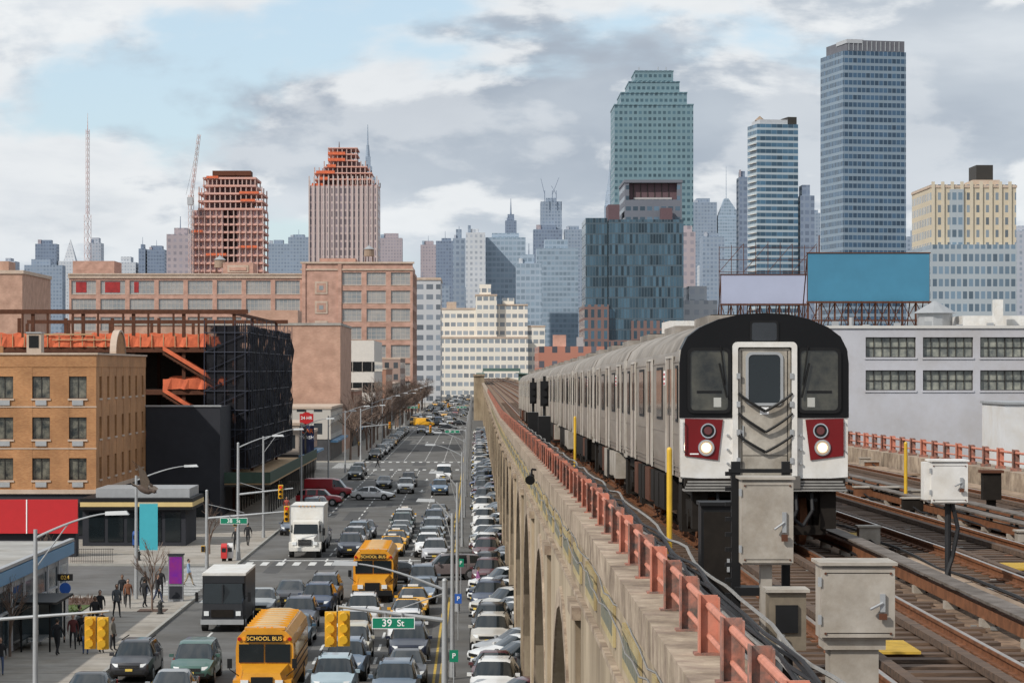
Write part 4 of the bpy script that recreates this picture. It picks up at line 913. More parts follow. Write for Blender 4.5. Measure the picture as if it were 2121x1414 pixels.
def school_bus(x,y):
    mb=MB(); by=mat('school_bus_yellow',(.75,.34,.02),.4,var=.15,coat=.25,grime=.12); wr=mat('bus_roof_pale',(.62,.43,.2),.55,var=.15,grime=.15)
    pr=[(-1.2,.55),(-1.22,2.2),(-1.15,2.7),(-.9,2.95),(-.4,3.08),(.4,3.08),(.9,2.95),(1.15,2.7),(1.22,2.2),(1.2,.55)]
    mb.prism(pr,1.5,11,by)
    mb.hexa([(-1.0,0,.55),(1.0,0,.55),(1.15,1.5,.55),(-1.15,1.5,.55),(-.75,.1,1.35),(.75,.1,1.35),(1.0,1.5,1.6),(-1.0,1.5,1.6)],by)
    mb.box(-.45,.45,-.04,.08,.75,1.2,blackm); 
    for s in (-1,1): mb.box(s*.72-.16,s*.72+.16,-.06,.12,.85,1.08,lampw); mb.box(s*1.0-.22,s*1.0+.22,.15,1.2,.5,1.05,by)
    mb.box(-1.2,1.2,-.2,-.02,.45,.75,blackm); mb.box(-.15,.15,-.22,-.2,.5,.66,MATS['licence_plate'])
    mb.box(-1.08,-.03,1.44,1.499,1.65,2.42,glass); mb.box(.03,1.08,1.44,1.499,1.65,2.42,glass)
    mb.box(-.75,.75,1.38,1.498,2.52,2.82,blackm)
    for s in (-1,1):
        for xo,mm in ((1.06,tail),(.86,MATS['amber'])): mb.cyl((s*xo,1.5,2.64),(s*xo,1.42,2.64),.08,.08,12,mm)
        mb.box(s*1.225-.012,s*1.225+.012,2.4,10.6,1.75,2.35,glass)
        for k in range(11): mb.box(s*1.235-.012,s*1.235+.012,2.4+k*.8,2.48+k*.8,1.7,2.4,by)
        for z in (1.6,1.3,.95): mb.box(s*1.225-.01,s*1.225+.01,1.6,10.9,z,z+.05,blackm)
        for yw in (.75,8.5): mb.cyl((s*.95,yw,.48),(s*1.22,yw,.48),.48,.48,18,tyre); mb.cyl((s*1.2,yw,.48),(s*1.24,yw,.48),.26,.24,12,by)
        mb.tube([(s*1.0,.5,1.2),(s*1.35,.2,1.5),(s*1.35,.2,1.9)],.02,5,blackm); mb.box(s*1.35-.1,s*1.35+.1,.15,.2,1.55,1.95,blackm)
    for k in (-.3,0,.3): mb.box(k-.04,k+.04,1.6,1.7,3.09,3.14,MATS['amber'])
    mb.box(-.85,.85,1.55,2.2,3.0,3.1,by); mb.prism([(-.85,2.985),(-.4,3.095),(.4,3.095),(.85,2.985)],2.3,10.9,wr)
    for k in range(8): mb.box(-.86,.86,3.0+k,3.05+k,3.0,3.11,by)
    o=mb.obj('school_bus',(x,y,.008),0,smooth=30)
    text('SCHOOL BUS',.235,(0,1.37,2.66),MATS['bus_sign_amber'],o,sx=1.05)
    return o
def box_truck(x,y):
    mb=MB(); wb=mat('truck_white',(.76,.76,.74),.45,var=.1,grime=.12)
    mb.box(-1.25,1.25,2.2,8.2,1.05,3.75,wb)
    for s in (-1,1): mb.box(s*1.25-.03,s*1.25+.03,2.17,2.25,1.0,3.78,galv)
    mb.box(-1.22,1.22,2.16,2.199,3.7,3.78,galv)
    mb.hexa([(-1.05,.9,.7),(1.05,.9,.7),(1.1,2.1,.7),(-1.1,2.1,.7),(-.95,1.15,2.6),(.95,1.15,2.6),(1,2.1,2.7),(-1,2.1,2.7)],wb)
    mb.hexa([(-.8,-.1,.75),(.8,-.1,.75),(1.0,1.0,.75),(-1.0,1.0,.75),(-.65,0,1.45),(.65,0,1.45),(.9,1.05,1.7),(-.9,1.05,1.7)],wb)
    mb.hexa([(-.92,.96,1.72),(.92,.96,1.72),(.92,1.02,1.72),(-.92,1.02,1.72),(-.86,1.06,2.42),(.86,1.06,2.42),(.86,1.15,2.42),(-.86,1.15,2.42)],glass)
    mb.box(-.5,.5,-.16,-.08,.9,1.35,blackm)
    for k in range(4): mb.box(-.5,.5,-.18,-.16,.95+k*.1,.98+k*.1,chrome)
    mb.box(-1.15,1.15,-.25,-.1,.5,.78,wb)
    for s in (-1,1):
        mb.box(s*.78-.15,s*.78+.15,-.13,.05,.95,1.18,lampw); mb.box(s*1.0-.2,s*1.0+.2,.0,1.15,.62,1.12,wb)
        for yw in (.55,6.4): mb.cyl((s*.85,yw,.48),(s*1.18,yw,.48),.48,.48,18,tyre); mb.cyl((s*1.17,yw,.48),(s*1.2,yw,.48),.24,.22,10,hub)
        mb.box(s*1.35-.1,s*1.35+.1,.9,.96,1.6,2.15,blackm); mb.cyl((s*1.0,1.1,1.9),(s*1.35,.95,1.9),.02,.02,5,blackm)
        mb.box(s*1.07-.03,s*1.07+.03,1.25,1.95,1.75,2.35,glass)
    for k in range(5): mb.box(-.6+k*.28,-.52+k*.28,2.1,2.159,3.7,3.76,MATS['amber'])
    mb.box(-.4,.4,2.2,8,.7,1.05,dark); mb.obj('box_truck',(x,y,.008),0,smooth=30)
def step_van(x,y):
    mb=MB(); bk=mat('step_van_body',(.025,.026,.03),.4,var=.1,spec=.4)
    mb.box(-1.15,1.15,.9,7.2,.5,2.95,bk); mb.box(-1.17,1.17,.85,7.25,2.95,3.08,whitep)
    mb.hexa([(-1.1,0,.55),(1.1,0,.55),(1.15,.9,.55),(-1.15,.9,.55),(-1.05,.08,1.5),(1.05,.08,1.5),(1.15,.9,1.7),(-1.15,.9,1.7)],bk)
    mb.hexa([(-1.05,.1,1.52),(1.05,.1,1.52),(1.1,.9,1.72),(-1.1,.9,1.72),(-1.02,.62,2.55),(1.02,.62,2.55),(1.05,.9,2.55),(-1.05,.9,2.55)],glass)
    mb.box(-1.12,1.12,.6,.9,2.56,2.95,bk); mb.box(-.6,.6,-.05,0.0,.8,1.2,dark); mb.box(-1.15,1.15,-.15,-.02,.42,.68,galv); mb.box(-.04,.04,.1,.6,1.5,2.5,bk)
    for s in (-1,1):
        mb.box(s*.85-.13,s*.85+.13,-.04,.05,.88,1.12,lampw)
        for yw in (.9,5.6): mb.cyl((s*.85,yw,.42),(s*1.17,yw,.42),.42,.42,18,tyre); mb.cyl((s*1.16,yw,.42),(s*1.19,yw,.42),.22,.2,10,hub)
        mb.box(s*1.4-.08,s*1.4+.08,.3,.36,1.6,2.1,blackm); mb.cyl((s*1.1,.5,1.9),(s*1.4,.34,1.9),.02,.02,5,blackm)
    mb.obj('step_van',(x,y,.008),0,smooth=30)
school_bus(-8.9,108.5); school_bus(-6.2,156.5); box_truck(-12.7,194); step_van(-13.5,139)
LN=[-15.6,-12.6,-9.35,-6.25,-3.5]
SP=[('minivan',-12.5,118,(.06,.13,.11)),('suv',-15.5,118.5,(.03,.03,.035)),('sedan',-15.9,108,(.02,.02,.022)),('sedan',-12.6,109,(.3,.31,.32)),
('suv',-3.3,110,(.09,.13,.18)),('suv',-6.1,112,(.35,.45,.5)),('suv',-5.9,119,(.12,.17,.24)),('sedan',-3.2,117,(.05,.05,.055)),('minivan',-6.0,126,(.5,.46,.36)),('suv',-3.3,126,(.015,.02,.04)),('suv',-3.5,133,(.75,.75,.75)),('suv',-6.1,133.5,(.35,.36,.37)),
('suv',-9.2,127,(.1,.1,.11)),('sedan',-9.3,134,(.05,.1,.15)),('suv',-9.4,141,(.06,.07,.1)),('sedan',-12.3,150,(.3,.32,.33)),('sedan',-11.0,155.5,(.03,.03,.035)),('suv',-9.0,150,(.03,.05,.1)),('suv',-8.9,157,(.12,.13,.15)),
('taxi',-3.6,143,None),('taxi',-3.6,150.5,None),('suv',-6.3,143,(.6,.6,.6)),('sedan',-3.4,157.5,(.15,.2,.27)),('suv',-3.4,164,(.1,.13,.17)),
('taxi',-6.15,197,None),('taxi',-6.3,236,None),('taxi',-6.2,204,None),('suv',-3.5,196,(.75,.75,.75)),('suv',-2.9,189.5,(.4,.4,.42)),
('suv',-9.3,196,(.035,.04,.06)),('suv',-9.4,204,(.35,.36,.38)),('sedan',-6.3,211,(.35,.36,.36)),('sedan',-6.3,217.5,(.4,.4,.4)),('suv',-6.3,224,(.05,.08,.07)),('suv',-9.3,211,(.15,.2,.25)),('sedan',-9.3,218,(.12,.12,.14)),('suv',-6.2,230,(.6,.6,.6)),
('suv',-3.5,203,(.16,.19,.2)),('sedan',-3.5,209.5,(.35,.4,.45)),('suv',-3.5,216,(.3,.33,.35)),('sedan',-3.5,223,(.1,.12,.16)),('suv',-3.5,229,(.06,.08,.12)),('sedan',-3.4,236,(.25,.27,.3)),('sedan',-3.4,243,(.05,.06,.08)),
('suv',-12.6,206,(.3,.3,.32)),('sedan',-12.7,213,(.1,.1,.12)),('sedan',-15.6,222,(.12,.14,.18)),('suv',-15.7,250,(.03,.05,.08)),('sedan',-15.7,258,(.3,.3,.3)),
('sedan',-10.8,308,(.12,.13,.15)),('suv',-7.8,296,(.75,.75,.75)),('suv',-7.9,312,(.04,.04,.05)),('suv',-3.9,292,(.13,.2,.3)),('van',-4.0,326,(.78,.78,.78)),('suv',-15.2,332,(.03,.04,.05)),('suv',-15.4,345,(.3,.3,.32)),('sedan',-15.3,430,(.75,.75,.75)),('sedan',-15.4,445,(.3,.32,.34)),('sedan',-15.4,460,(.3,.32,.34)),('taxi',-15.4,480,None),('sedan',-9.7,560,(.75,.75,.75)),('suv',-12,572,(.35,.35,.37))]
for k,x,y,c in SP: veh(k,x+U(-.15,.15),y,c,U(-.03,.03))
veh('sedan',-11.0,280,(.75,.75,.75),math.radians(80)); veh('suv',-1.9,174,(.17,.14,.14),math.radians(-80)); veh('sedan',-5.6,171,(.03,.03,.035),math.radians(-75))
veh('suv',-16,268,(.3,.012,.02),math.radians(85))
o=place(car_mesh('van',(.3,.012,.02)),'red_van',(-16,285,.01),math.radians(85))
for i in range(80):
    y=U(640,1250); x=random.choice(LN)+U(-.3,.3)
    if any(a-2<y<b+2 for a,b in cross) and R()<.7: continue
    veh(random.choice(('sedan','suv','suv','taxi','minivan','van')) if R()<.8 else 'sedan',x,y)
for i in range(16): veh(random.choice(('sedan','suv','sedan')),-15.6,405+i*11.5)
place(car_mesh('van',TAXI),'yellow_van',(-12.5,640,.01),1.4); place(car_mesh('van',TAXI),'yellow_van',(-15.5,655,.01),0)
for x,y in ((-6.2,596),(-9,640),(-3.5,648)): veh('sedan',x,y,None,1.5)
y=100; PC=[(.75,.75,.74),(.012,.012,.014),(.35,.36,.37),(.03,.045,.09),(.75,.75,.74),(.35,.36,.37),(.1,.03,.035),(.06,.07,.08),(.5,.48,.44),(.75,.75,.74),(.4,.37,.3),(.012,.012,.014),(.18,.19,.2),(.02,.05,.18)]
while y<560:
    ph=((y-62+10)%20)-10
    if abs(ph)<6.2: veh(random.choice(('sedan','sedan','suv')),1.95+U(-.25,.25),y,random.choice(PC),math.radians(-60+U(-5,5)),'parked_car'); y+=3.1
    else:
        veh(random.choice(('sedan','suv')),.82,y+1.4,random.choice(PC),math.radians(-5),'parked_car'); y+=5.6
for x,y,r_ in ((-30,168,1.57),(-38,176,1.57),(-27,380,1.57),(-35,372,-1.57)): veh('sedan',x,y,None,r_)
# ------------------------------------------------------------------ street furniture
ylw=mat('signal_yellow',(.75,.42,.02),.5,var=.15,grime=.15); lens=mat('signal_lens_dark',(.02,.02,.02),.3,var=.1); lr=mat('signal_red',(.7,.03,.02),.3,var=0,emit=.6)
def sighead(mb,x,y,z,back=False,s=1):
    mb.box(x-.17*s,x+.17*s,y-.12*s,y+.12*s,z-.5*s,z+.5*s,ylw)
    for k,m in ((.33,lr if not back else lens),(0,lens),(-.33,lens)):
        mb.cyl((x,y-.12*s,z+k*s),(x,y-.13*s,z+k*s),.09*s,.09*s,12,m if not back else ylw)
        mb.cyl((x,y-.12*s,z+(k+.04)*s),(x,y-.3*s,z+(k+.02)*s),.13*s,.12*s,10,ylw,back)
def arc_arm(mb,x,y,z,dx,rise=.9,m=galv):
    pts=[(x+dx*t,y,z+rise*math.sin(t*1.35)) for t in [i/8 for i in range(9)]]
    for k,(a,b_) in enumerate(zip(pts[:-1],pts[1:])): mb.cyl(a,b_,.05-.003*k,.047-.003*k,7,m)
    p=pts[-1]; s=1 if dx>0 else -1
    mb.hexa([(p[0]-.1*s,y-.12,p[2]-.07),(p[0]+.75*s,y-.16,p[2]-.05),(p[0]+.75*s,y+.16,p[2]-.05),(p[0]-.1*s,y+.12,p[2]-.07),(p[0]-.1*s,y-.08,p[2]+.06),(p[0]+.65*s,y-.08,p[2]+.09),(p[0]+.65*s,y+.08,p[2]+.09),(p[0]-.1*s,y+.08,p[2]+.06)],m)
def lamp(x,y,h=8.5,dx=2.6,name='street_lamp'):
    mb=MB(); mb.cyl((x,y,.1),(x,y,.8),.16,.13,10,galv); mb.cyl((x,y,.8),(x,y,h),.11,.07,10,galv); arc_arm(mb,x,y,h-.3,dx); mb.cyl((x,y,h-1.4),(x+dx*.45,y,h+.2),.025,.025,5,galv); return mb.obj(name,smooth=40)
def mast(x,y,h,dx,za,heads,sign=None,lampdx=None,sw=1.2):
    mb=MB(); mb.cyl((x,y,.1),(x,y,1),.2,.15,12,galv); mb.cyl((x,y,1),(x,y,h),.13,.09,12,galv); mb.sphere((x,y,h),.1,galv)
    mb.cyl((x,y,za),(x+dx,y,za+.45),.08,.045,8,galv); mb.cyl((x,y,za+.9),(x+dx*.45,y,za+.35),.02,.02,5,galv)
    for hx in heads: 
        zz=za+.45*(hx-x)/dx; sighead(mb,hx,y,zz-.15,False,1); 
    if lampdx: arc_arm(mb,x,y,h-.3,lampdx)
    mb.box(x-.35,x-.12,y-.15,y+.15,2.6,3.0,ylw); mb.box(x-.33,x-.14,y-.17,y-.151,2.63,2.97,lens)
    o=mb.obj('traffic_signal_mast',smooth=40)
    if sign:
        sx_,t=sign; zz=za+.45*(sx_-x)/dx-.3
        sg=MB(); sg.box(sx_-sw/2,sx_+sw/2,y-.16,y-.13,zz-.19,zz+.19,white); sg.box(sx_-sw/2+.025,sx_+sw/2-.025,y-.164,y-.1601,zz-.165,zz+.165,green); sg.box(sx_-.3,sx_-.26,y-.13,y-.05,zz+.1,zz+.35,galv); sg.box(sx_+.26,sx_+.3,y-.13,y-.05,zz+.1,zz+.35,galv)
        so=sg.obj('street_name_sign'); n_,st=t.split(); text(n_,.34,(sx_-.15*sw,y-.17,zz-.0),white,so); text(st,.3,(sx_+.17*sw,y-.17,zz-.005),white,so)
    return o
mast(-1.02,86.4,7.0,-3.5,5.7,[],(-2.72,'39 St'),-3.0,1.42)
mast(-16.8,163,6.4,5.2,4.7,[-11.8],(-15.1,'38 St'),None,1.7)
mast(-17.3,190,8.6,4.0,4.9,[-14.2],None,2.6)
mast(-1.1,370,7.5,-5.2,5.3,[-6.4],(-3.3,'37 St'),-3.5,2.1)
mast(-17.4,395,8,4.8,5.3,[-13],None,3)
mast(-1.1,608,7.5,-5.2,5.3,[-6.4],(-3.3,'36 St'),-3.5,2.4)
mast(-17.4,600,8,4.8,5.3,[-13],(-14.5,'36 St'),3,2.4)
lamp(-15.7,93,8.3,2.6)
mb=MB(); sighead(mb,-14.0,98,4.1,True,1.2);  sighead(mb,-14.5,98.2,4.1,True,1.2); mb.cyl((-22,98.3,4.3),(-13.8,98.3,4.9),.08,.05,8,galv); mb.cyl((-22,98.3,.1),(-22,98.3,7),.13,.1,10,galv); mb.obj('traffic_signal_mast')
mb=MB(); sighead(mb,-4.35,86.2,5.45,True,1.15); sighead(mb,-4.8,86.5,5.4,True,1.15); mb.cyl((-4.57,86.4,6.0),(-4.57,86.4,6.2),.04,.04,6,galv); mb.obj('traffic_signal_head')
for y in (215,262,310,350,440,490,545,640,700,760,830,900,980): lamp(-17.5,y)
for y in (118,150,205,245,285,330,410,460,520,580,660,740): lamp(-1.05,y,7.5,-2.2 if y>200 else -.9)
mb=MB(); tealb=mat('banner_teal',(.05,.4,.48),.6,var=.08); mb.cyl((-20.5,157.5,.14),(-20.5,157.5,7.6),.12,.08,10,galv); arc_arm(mb,-20.5,157.5,7.3,3.0); mb.box(-20.3,-19.2,157.48,157.52,3.1,5.9,tealb); mb.cyl((-20.5,157.5,5.95),(-19.2,157.5,5.95),.02,.02,5,galv); mb.cyl((-20.5,157.5,3.05),(-19.2,157.5,3.05),.02,.02,5,galv)
mb.obj('banner_street_lamp')
mb=MB(); mb.box(-18.4,-17.5,156,156.35,.14,2.9,mat('kiosk_grey',(.25,.26,.28),.4,var=.1)); mb.box(-18.33,-17.57,155.96,155.999,1.2,2.8,mat('kiosk_screen_purple',(.16,.02,.3),.2,var=.5,scale=2,col2=(.25,.03,.2))); mb.box(-18.33,-17.57,155.96,155.999,.3,1.05,charc); mb.box(-18.45,-17.45,155.9,156.4,2.9,2.98,charc); mb.obj('information_kiosk')
def hydrant(x,y):
    mb=MB(); m=mat('hydrant_black',(.03,.03,.03),.5,var=.2); mb.cyl((x,y,.14),(x,y,.22),.2,.2,12,m); mb.cyl((x,y,.22),(x,y,.75),.13,.12,12,m); mb.sphere((x,y,.76),.14,m,12,6); mb.cyl((x-.2,y,.58),(x+.2,y,.58),.07,.07,8,m); mb.cyl((x,y-.2,.52),(x,y,.52),.08,.08,8,m); mb.cyl((x,y,.88),(x,y,.95),.04,.03,6,m); mb.obj('fire_hydrant')
hydrant(-24.5,189.5); hydrant(-17.9,148)
for x,y,c_ in ((-18.2,188.5,(.55,.03,.03)),(-17.8,188.9,(.65,.65,.65)),(-26.5,203,(.02,.08,.3)),(-25.7,203,(.02,.08,.3)),(-20.2,133,(.1,.1,.1)),(-19.4,132.6,(.04,.05,.06))):
    mb=MB(); m=mat('box_%d'%int(c_[0]*1000+c_[2]*7000),c_,.5,var=.15); mb.box(x-.22,x+.22,y,y+.4,.35,1.2,m); mb.hexa([(x-.22,y,1.2),(x+.22,y,1.2),(x+.22,y+.4,1.2),(x-.22,y+.4,1.2),(x-.2,y+.1,1.38),(x+.2,y+.1,1.38),(x+.2,y+.4,1.42),(x-.2,y+.4,1.42)],m); mb.box(x-.15,x+.15,y-.01,y-.001,.8,1.1,glass); mb.box(x-.15,x+.15,y+.1,y+.3,.14,.35,dark); mb.obj('newspaper_box')
mb=MB(); mb.cyl((-21.4,136,.14),(-21.4,136,3.4),.04,.04,6,galv); mb.box(-21.8,-21.0,135.94,135.98,3.0,3.35,blackm); mb.cyl((-21.4,135.94,2.6),(-21.4,135.98,2.6),.3,.3,16,MATS['bus_sign_blue']); o=mb.obj('bus_stop_sign'); text('024',.3,(-21.4,135.92,3.16),MATS['bus_sign_amber'],o)
mb=MB()
for x,y in ((-22.3,128),(-22.3,132.5),(-20.9,128),(-20.9,132.5)): mb.cyl((x,y,.14),(x,y,2.5),.05,.05,6,blackm)
mb.box(-22.5,-20.5,127.6,132.9,2.5,2.62,blackm); mb.box(-22.32,-22.28,128,132.5,.4,2.4,glassb); mb.box(-22.2,-21,132.45,132.5,.4,2.4,glassb); mb.box(-22.1,-21.5,128.8,131.8,.55,.62,galv); mb.box(-22,-21.9,129,129.1,.14,.55,galv); mb.box(-22,-21.9,131.4,131.5,.14,.55,galv); mb.obj('bus_shelter')
for y in (108,135,160): 
    mb=MB(); mb.cyl((-.9,y,.02),(-.9,y,2.4),.03,.03,6,galv); mb.box(-1.08,-.72,y-.04,y-.02,1.9,2.4,green if y!=135 else MATS['bus_sign_blue']); o=mb.obj('parking_sign'); text('P',.3,(-.9,y-.05,2.15),white,o)
mb=MB(); mb.cyl((-21.2,325,0.1),(-21.2,325,9),.12,.12,8,dfr); mb.box(-21.9,-20.2,324.7,324.9,7.4,8.5,redb); mb.cyl((-21.05,324.69,7.95),(-21.05,324.91,7.95),.75,.75,14,redb); o=mb.obj('pole_sign'); text('24 HR',.55,(-21.05,324.66,7.95),white,o)
mb=MB(); mb.box(-21.9,-20.2,326,326.3,3.4,7.0,mat('dark_blue_sign',(.02,.03,.09),.5,var=.1)); mb.box(-21.1,-21,326.1,326.2,0.1,3.4,dfr); o=mb.obj('car_wash_sign'); am=mat('sign_orange',(.85,.2,.05),.5,var=0); text('CAR',.75,(-21.05,325.96,6.3),am,o); text('WASH',.6,(-21.05,325.96,5.5),white,o)
grass=mat('grass',(.09,.13,.03),.95,var=.5,scale=4,bump=.5); soil=mat('mulch',(.12,.07,.05),.95,var=.4,scale=8)
mb=MB(); mb.box(-27.3,-22.6,148,153,.14,.2,grass); mb.box(-27.4,-22.5,153.02,157.5,.14,.22,soil)
for i in range(420):
    x=U(-27.2,-22.7);y=U(153.2,157.3) if i%2 else U(148.1,152.9); h=U(.1,.45) if i%2 else U(.05,.12); mb.face([(x-.05,y,.2),(x+.05,y,.2),(x+U(-.1,.1),y+U(-.1,.1),.2+h)],grass if not i%2 else soil)
mb.obj('planting_bed')
mb=MB(); 
for i in range(24): mb.cyl((-29+.13*i,186.8,.14),(-29+.13*i,186.8,1.2),.015,.015,4,blackm)
mb.cyl((-29,186.8,1.15),(-25.9,186.8,1.15),.02,.02,4,blackm); mb.cyl((-29,186.8,.3),(-25.9,186.8,.3),.02,.02,4,blackm); mb.obj('iron_fence')
bark=mat('bark',(.2,.14,.11),.9,var=.3,scale=4)
def bare_tree(seed,h=6,spread=1.0,depth=6,tr=.014):
    rs=random.Random(seed); mb=MB()
    def br(p,d,l,r,k):
        q=p+d*l; mb.cyl(p,q,r,r*.72,5 if k>3 else 3,bark,False)
        if k==0: return
        for i in range(3 if k<depth-1 else 4):
            a=Vector((rs.uniform(-1,1),rs.uniform(-1,1),rs.uniform(-.35,.6))); nd=(d+a*.75*spread).normalized(); nd.z=max(nd.z,-.1)
            t=rs.uniform(.55,1); br(p+d*l*t,nd,l*rs.uniform(.6,.82),r*.62,k-1)
    br(Vector((0,0,0)),Vector((rs.uniform(-.05,.05),0,1)),h*.33,h*tr,depth-1); return mb.mesh('bare_tree')
TM=[bare_tree(s,h,sp,6,.018) for s,h,sp in ((1,7,1),(2,6,1.1),(3,8,.9))]; TM.append(bare_tree(9,4.6,.7,5,.016))
place(TM[3],'bare_street_tree',(-18.6,150,.14)); place(TM[3],'bare_street_tree',(-22.5,126,.14),1); place(TM[3],'bare_street_tree',(-26,158,.14),2); place(TM[3],'bare_street_tree',(-20,196,.14),1.5)
mb=MB(); mb.box(-19.4,-17.8,149.3,150.8,.14,.17,soil); mb.obj('tree_pit')
for i in range(34): y=400+i*16+U(-4,4); place(TM[i%3],'bare_street_tree',(-18.8+U(-.6,.4),y,.14),U(0,6),None,(1.35+.4*R(),)*3)
# ------------------------------------------------------------------ people
def person(name,loc,rz,top,bottom,hair=(.02,.015,.01),pose='walk',h=1.74,skin=(.4,.24,.17)):
    st=.28 if pose=='walk' else .05
    V=[(0,0,.95),(0,.01,1.15),(0,.01,1.38),(0,0,1.5),(0,-.02,1.6),
       (.1,0,.9),(.11,-st*.6,.5),(.11,-st,.09),(.11,-st-.15,.04),
       (-.1,0,.9),(-.11,st*.3,.5),(-.11,st*1.1,.12),(-.11,st*1.1-.14,.04),
       (.19,.01,1.4),(.26,st*.4,1.13),(.27,st*.3-.06,.88),
       (-.19,.01,1.4),(-.26,-st*.4,1.13),(-.26,-st*.5-.1,.9)]
    E=[(0,1),(1,2),(2,3),(3,4),(0,5),(5,6),(6,7),(7,8),(0,9),(9,10),(10,11),(11,12),(2,13),(13,14),(14,15),(2,16),(16,17),(17,18)]
    Rr=[.15,.14,.16,.06,.055,.1,.075,.05,.045,.1,.075,.05,.045,.075,.055,.038,.075,.055,.038]
    me=bpy.data.meshes.new('sk'); me.from_pydata(V,E,[]); ob=bpy.data.objects.new('sk',me); COL.objects.link(ob)
    md=ob.modifiers.new('s','SKIN'); 
    for i,sv in enumerate(me.skin_vertices[0].data): sv.radius=(Rr[i],Rr[i]*.8); sv.use_root=(i==0)
    ob.modifiers.new('u','SUBSURF').levels=1
    dg=bpy.context.evaluated_depsgraph_get(); ev=ob.evaluated_get(dg); m2=bpy.data.meshes.new_from_object(ev); bpy.data.objects.remove(ob)
    mt=mat('cloth_%d'%int(top[0]*900+top[2]*91000),top,.85,var=.2,scale=6); mbm=mat('trousers_%d'%int(bottom[0]*900+bottom[2]*91000),bottom,.85,var=.2,scale=6); ms=mat('skin_%d'%int(skin[0]*100),skin,.6,var=.1); mh=mat('hair_%d'%int(hair[0]*1000),hair,.7,var=.2)
    mb=MB()
    for m in (mt,mbm,ms,mh,blackt): mb.mi(m)
    for p in m2.polygons:
        c_=p.center; k=mt
        if c_.z<.1: k=blackt
        elif c_.z<.88 and abs(c_.x)<.2: k=mbm
        elif c_.z>1.5: k=ms
        elif abs(c_.x)>.2 and c_.z<.9: k=ms
        mb.face([m2.vertices[i].co for i in p.vertices],k)
    mb.sphere((0,-.02,1.66),.1,ms,12,8,(.8,.95,1.2)); mb.sphere((0,.012,1.69),.105,mh,12,8,(.86,.95,1.08))
    mb.hexa([(-.015,-.12,1.63),(.015,-.12,1.63),(.015,-.1,1.63),(-.015,-.1,1.63),(-.008,-.112,1.68),(.008,-.112,1.68),(.008,-.1,1.68),(-.008,-.1,1.68)],ms)
    for s in (-1,1):
        mb.sphere((s*.03,-.108,1.67),.011,blackt,6,4); mb.sphere((s*.083,-.01,1.655),.022,ms,6,4,(.5,1,1.3))
        hp=Vector(V[15] if s>0 else V[18]); mb.sphere(hp+Vector((0,-.005,-.05)),.04,ms,8,5,(.5,.9,1.1))
        for f,(dy,l) in enumerate(((-.028,.065),(-.01,.075),(.008,.07),(.025,.055))):
            a=hp+Vector((0,dy,-.085)); b_=a+Vector((-s*.008,-.004,-l*.6)); mb.cyl(a,b_,.009,.008,5,ms); mb.cyl(b_,b_+Vector((-s*.018,-.004,-l*.4)),.008,.006,5,ms)
        mb.cyl(hp+Vector((0,-.035,-.04)),hp+Vector((-s*.01,-.065,-.085)),.01,.007,5,ms)
    mb.box(-.02,.02,-.113,-.108,1.612,1.618,mat('lips',(.25,.08,.07),.6,var=0))
    o=mb.obj(name,loc,rz,smooth=50); s=h/1.78; o.scale=(s,s,s); return o
DK=(.015,.015,.018);BL=(.03,.04,.08);JN=(.05,.08,.16)
for i,(x,y,rz,t,b_,po) in enumerate([(-20.3,139,.3,DK,DK,'walk'),(-20.2,151.5,.2,(.2,.08,.04),DK,'walk'),(-19.3,152,2.6,DK,DK,'walk'),(-19.8,156.2,3,DK,JN,'walk'),(-19.1,158,.1,DK,DK,'stand'),(-18.9,155,1.2,DK,BL,'walk'),(-18.6,169,1.4,(.25,.35,.5),(.35,.28,.2),'walk'),(-19.8,131,.4,DK,DK,'stand'),(-19.3,130.3,2.4,(.05,.05,.05),DK,'stand'),(-18.8,131.2,1,DK,DK,'stand'),(-20.0,129.5,.2,(.1,.02,.02),DK,'walk'),(-18.4,200,0,DK,DK,'walk'),(-17.9,205,3,DK,DK,'walk'),(-20.3,126.5,2.8,DK,DK,'walk'),(-21.6,118.5,.2,DK,JN,'walk'),(.15,162,1.5,(.3,.1,.25),DK,'walk'),(-18.2,286,1.5,DK,DK,'walk'),(-17.9,247,0,(.4,.08,.06),JN,'walk'),(-14,372,1.5,DK,DK,'walk'),(-9,636,1.6,DK,DK,'walk'),(-20.3,133.6,2,DK,JN,'stand'),(-20.6,143,.1,DK,DK,'walk'),(-20.1,146,.4,(.08,.09,.1),DK,'walk'),(-18.3,127.5,2.9,DK,DK,'stand'),(-17.9,128.6,1.2,(.2,.18,.15),DK,'stand'),(-20.9,154.2,.2,DK,DK,'walk'),(-19.0,127,0,DK,JN,'stand')]):
    person('pedestrian',(x,y,.145 if x<-17 and not 160<y<186 else .01),rz,t,b_,pose=po,h=U(1.65,1.85),skin=random.choice([(.4,.24,.17),(.2,.11,.07)]))
mb=MB(); pg=mat('pigeon_brown',(.09,.06,.045),.8,var=.4,scale=30); pw=mat('pigeon_wing',(.16,.12,.09),.8,var=.4,scale=30)
mb.sphere((0,0,0),.055,pg,12,8,(1,2.3,.95)); mb.sphere((0,-.15,.035),.03,pg,10,6,(1,1.15,1)); mb.cyl((0,-.09,.015),(0,-.145,.035),.036,.022,8,pg); mb.cyl((0,-.18,.033),(0,-.205,.028),.007,.002,5,blackt)
mb.hexa([(-.02,.1,-.01),(.02,.1,-.01),(.05,.23,-.01),(-.05,.23,-.01),(-.02,.1,.005),(.02,.1,.005),(.05,.23,0),(-.05,.23,0)],pw)
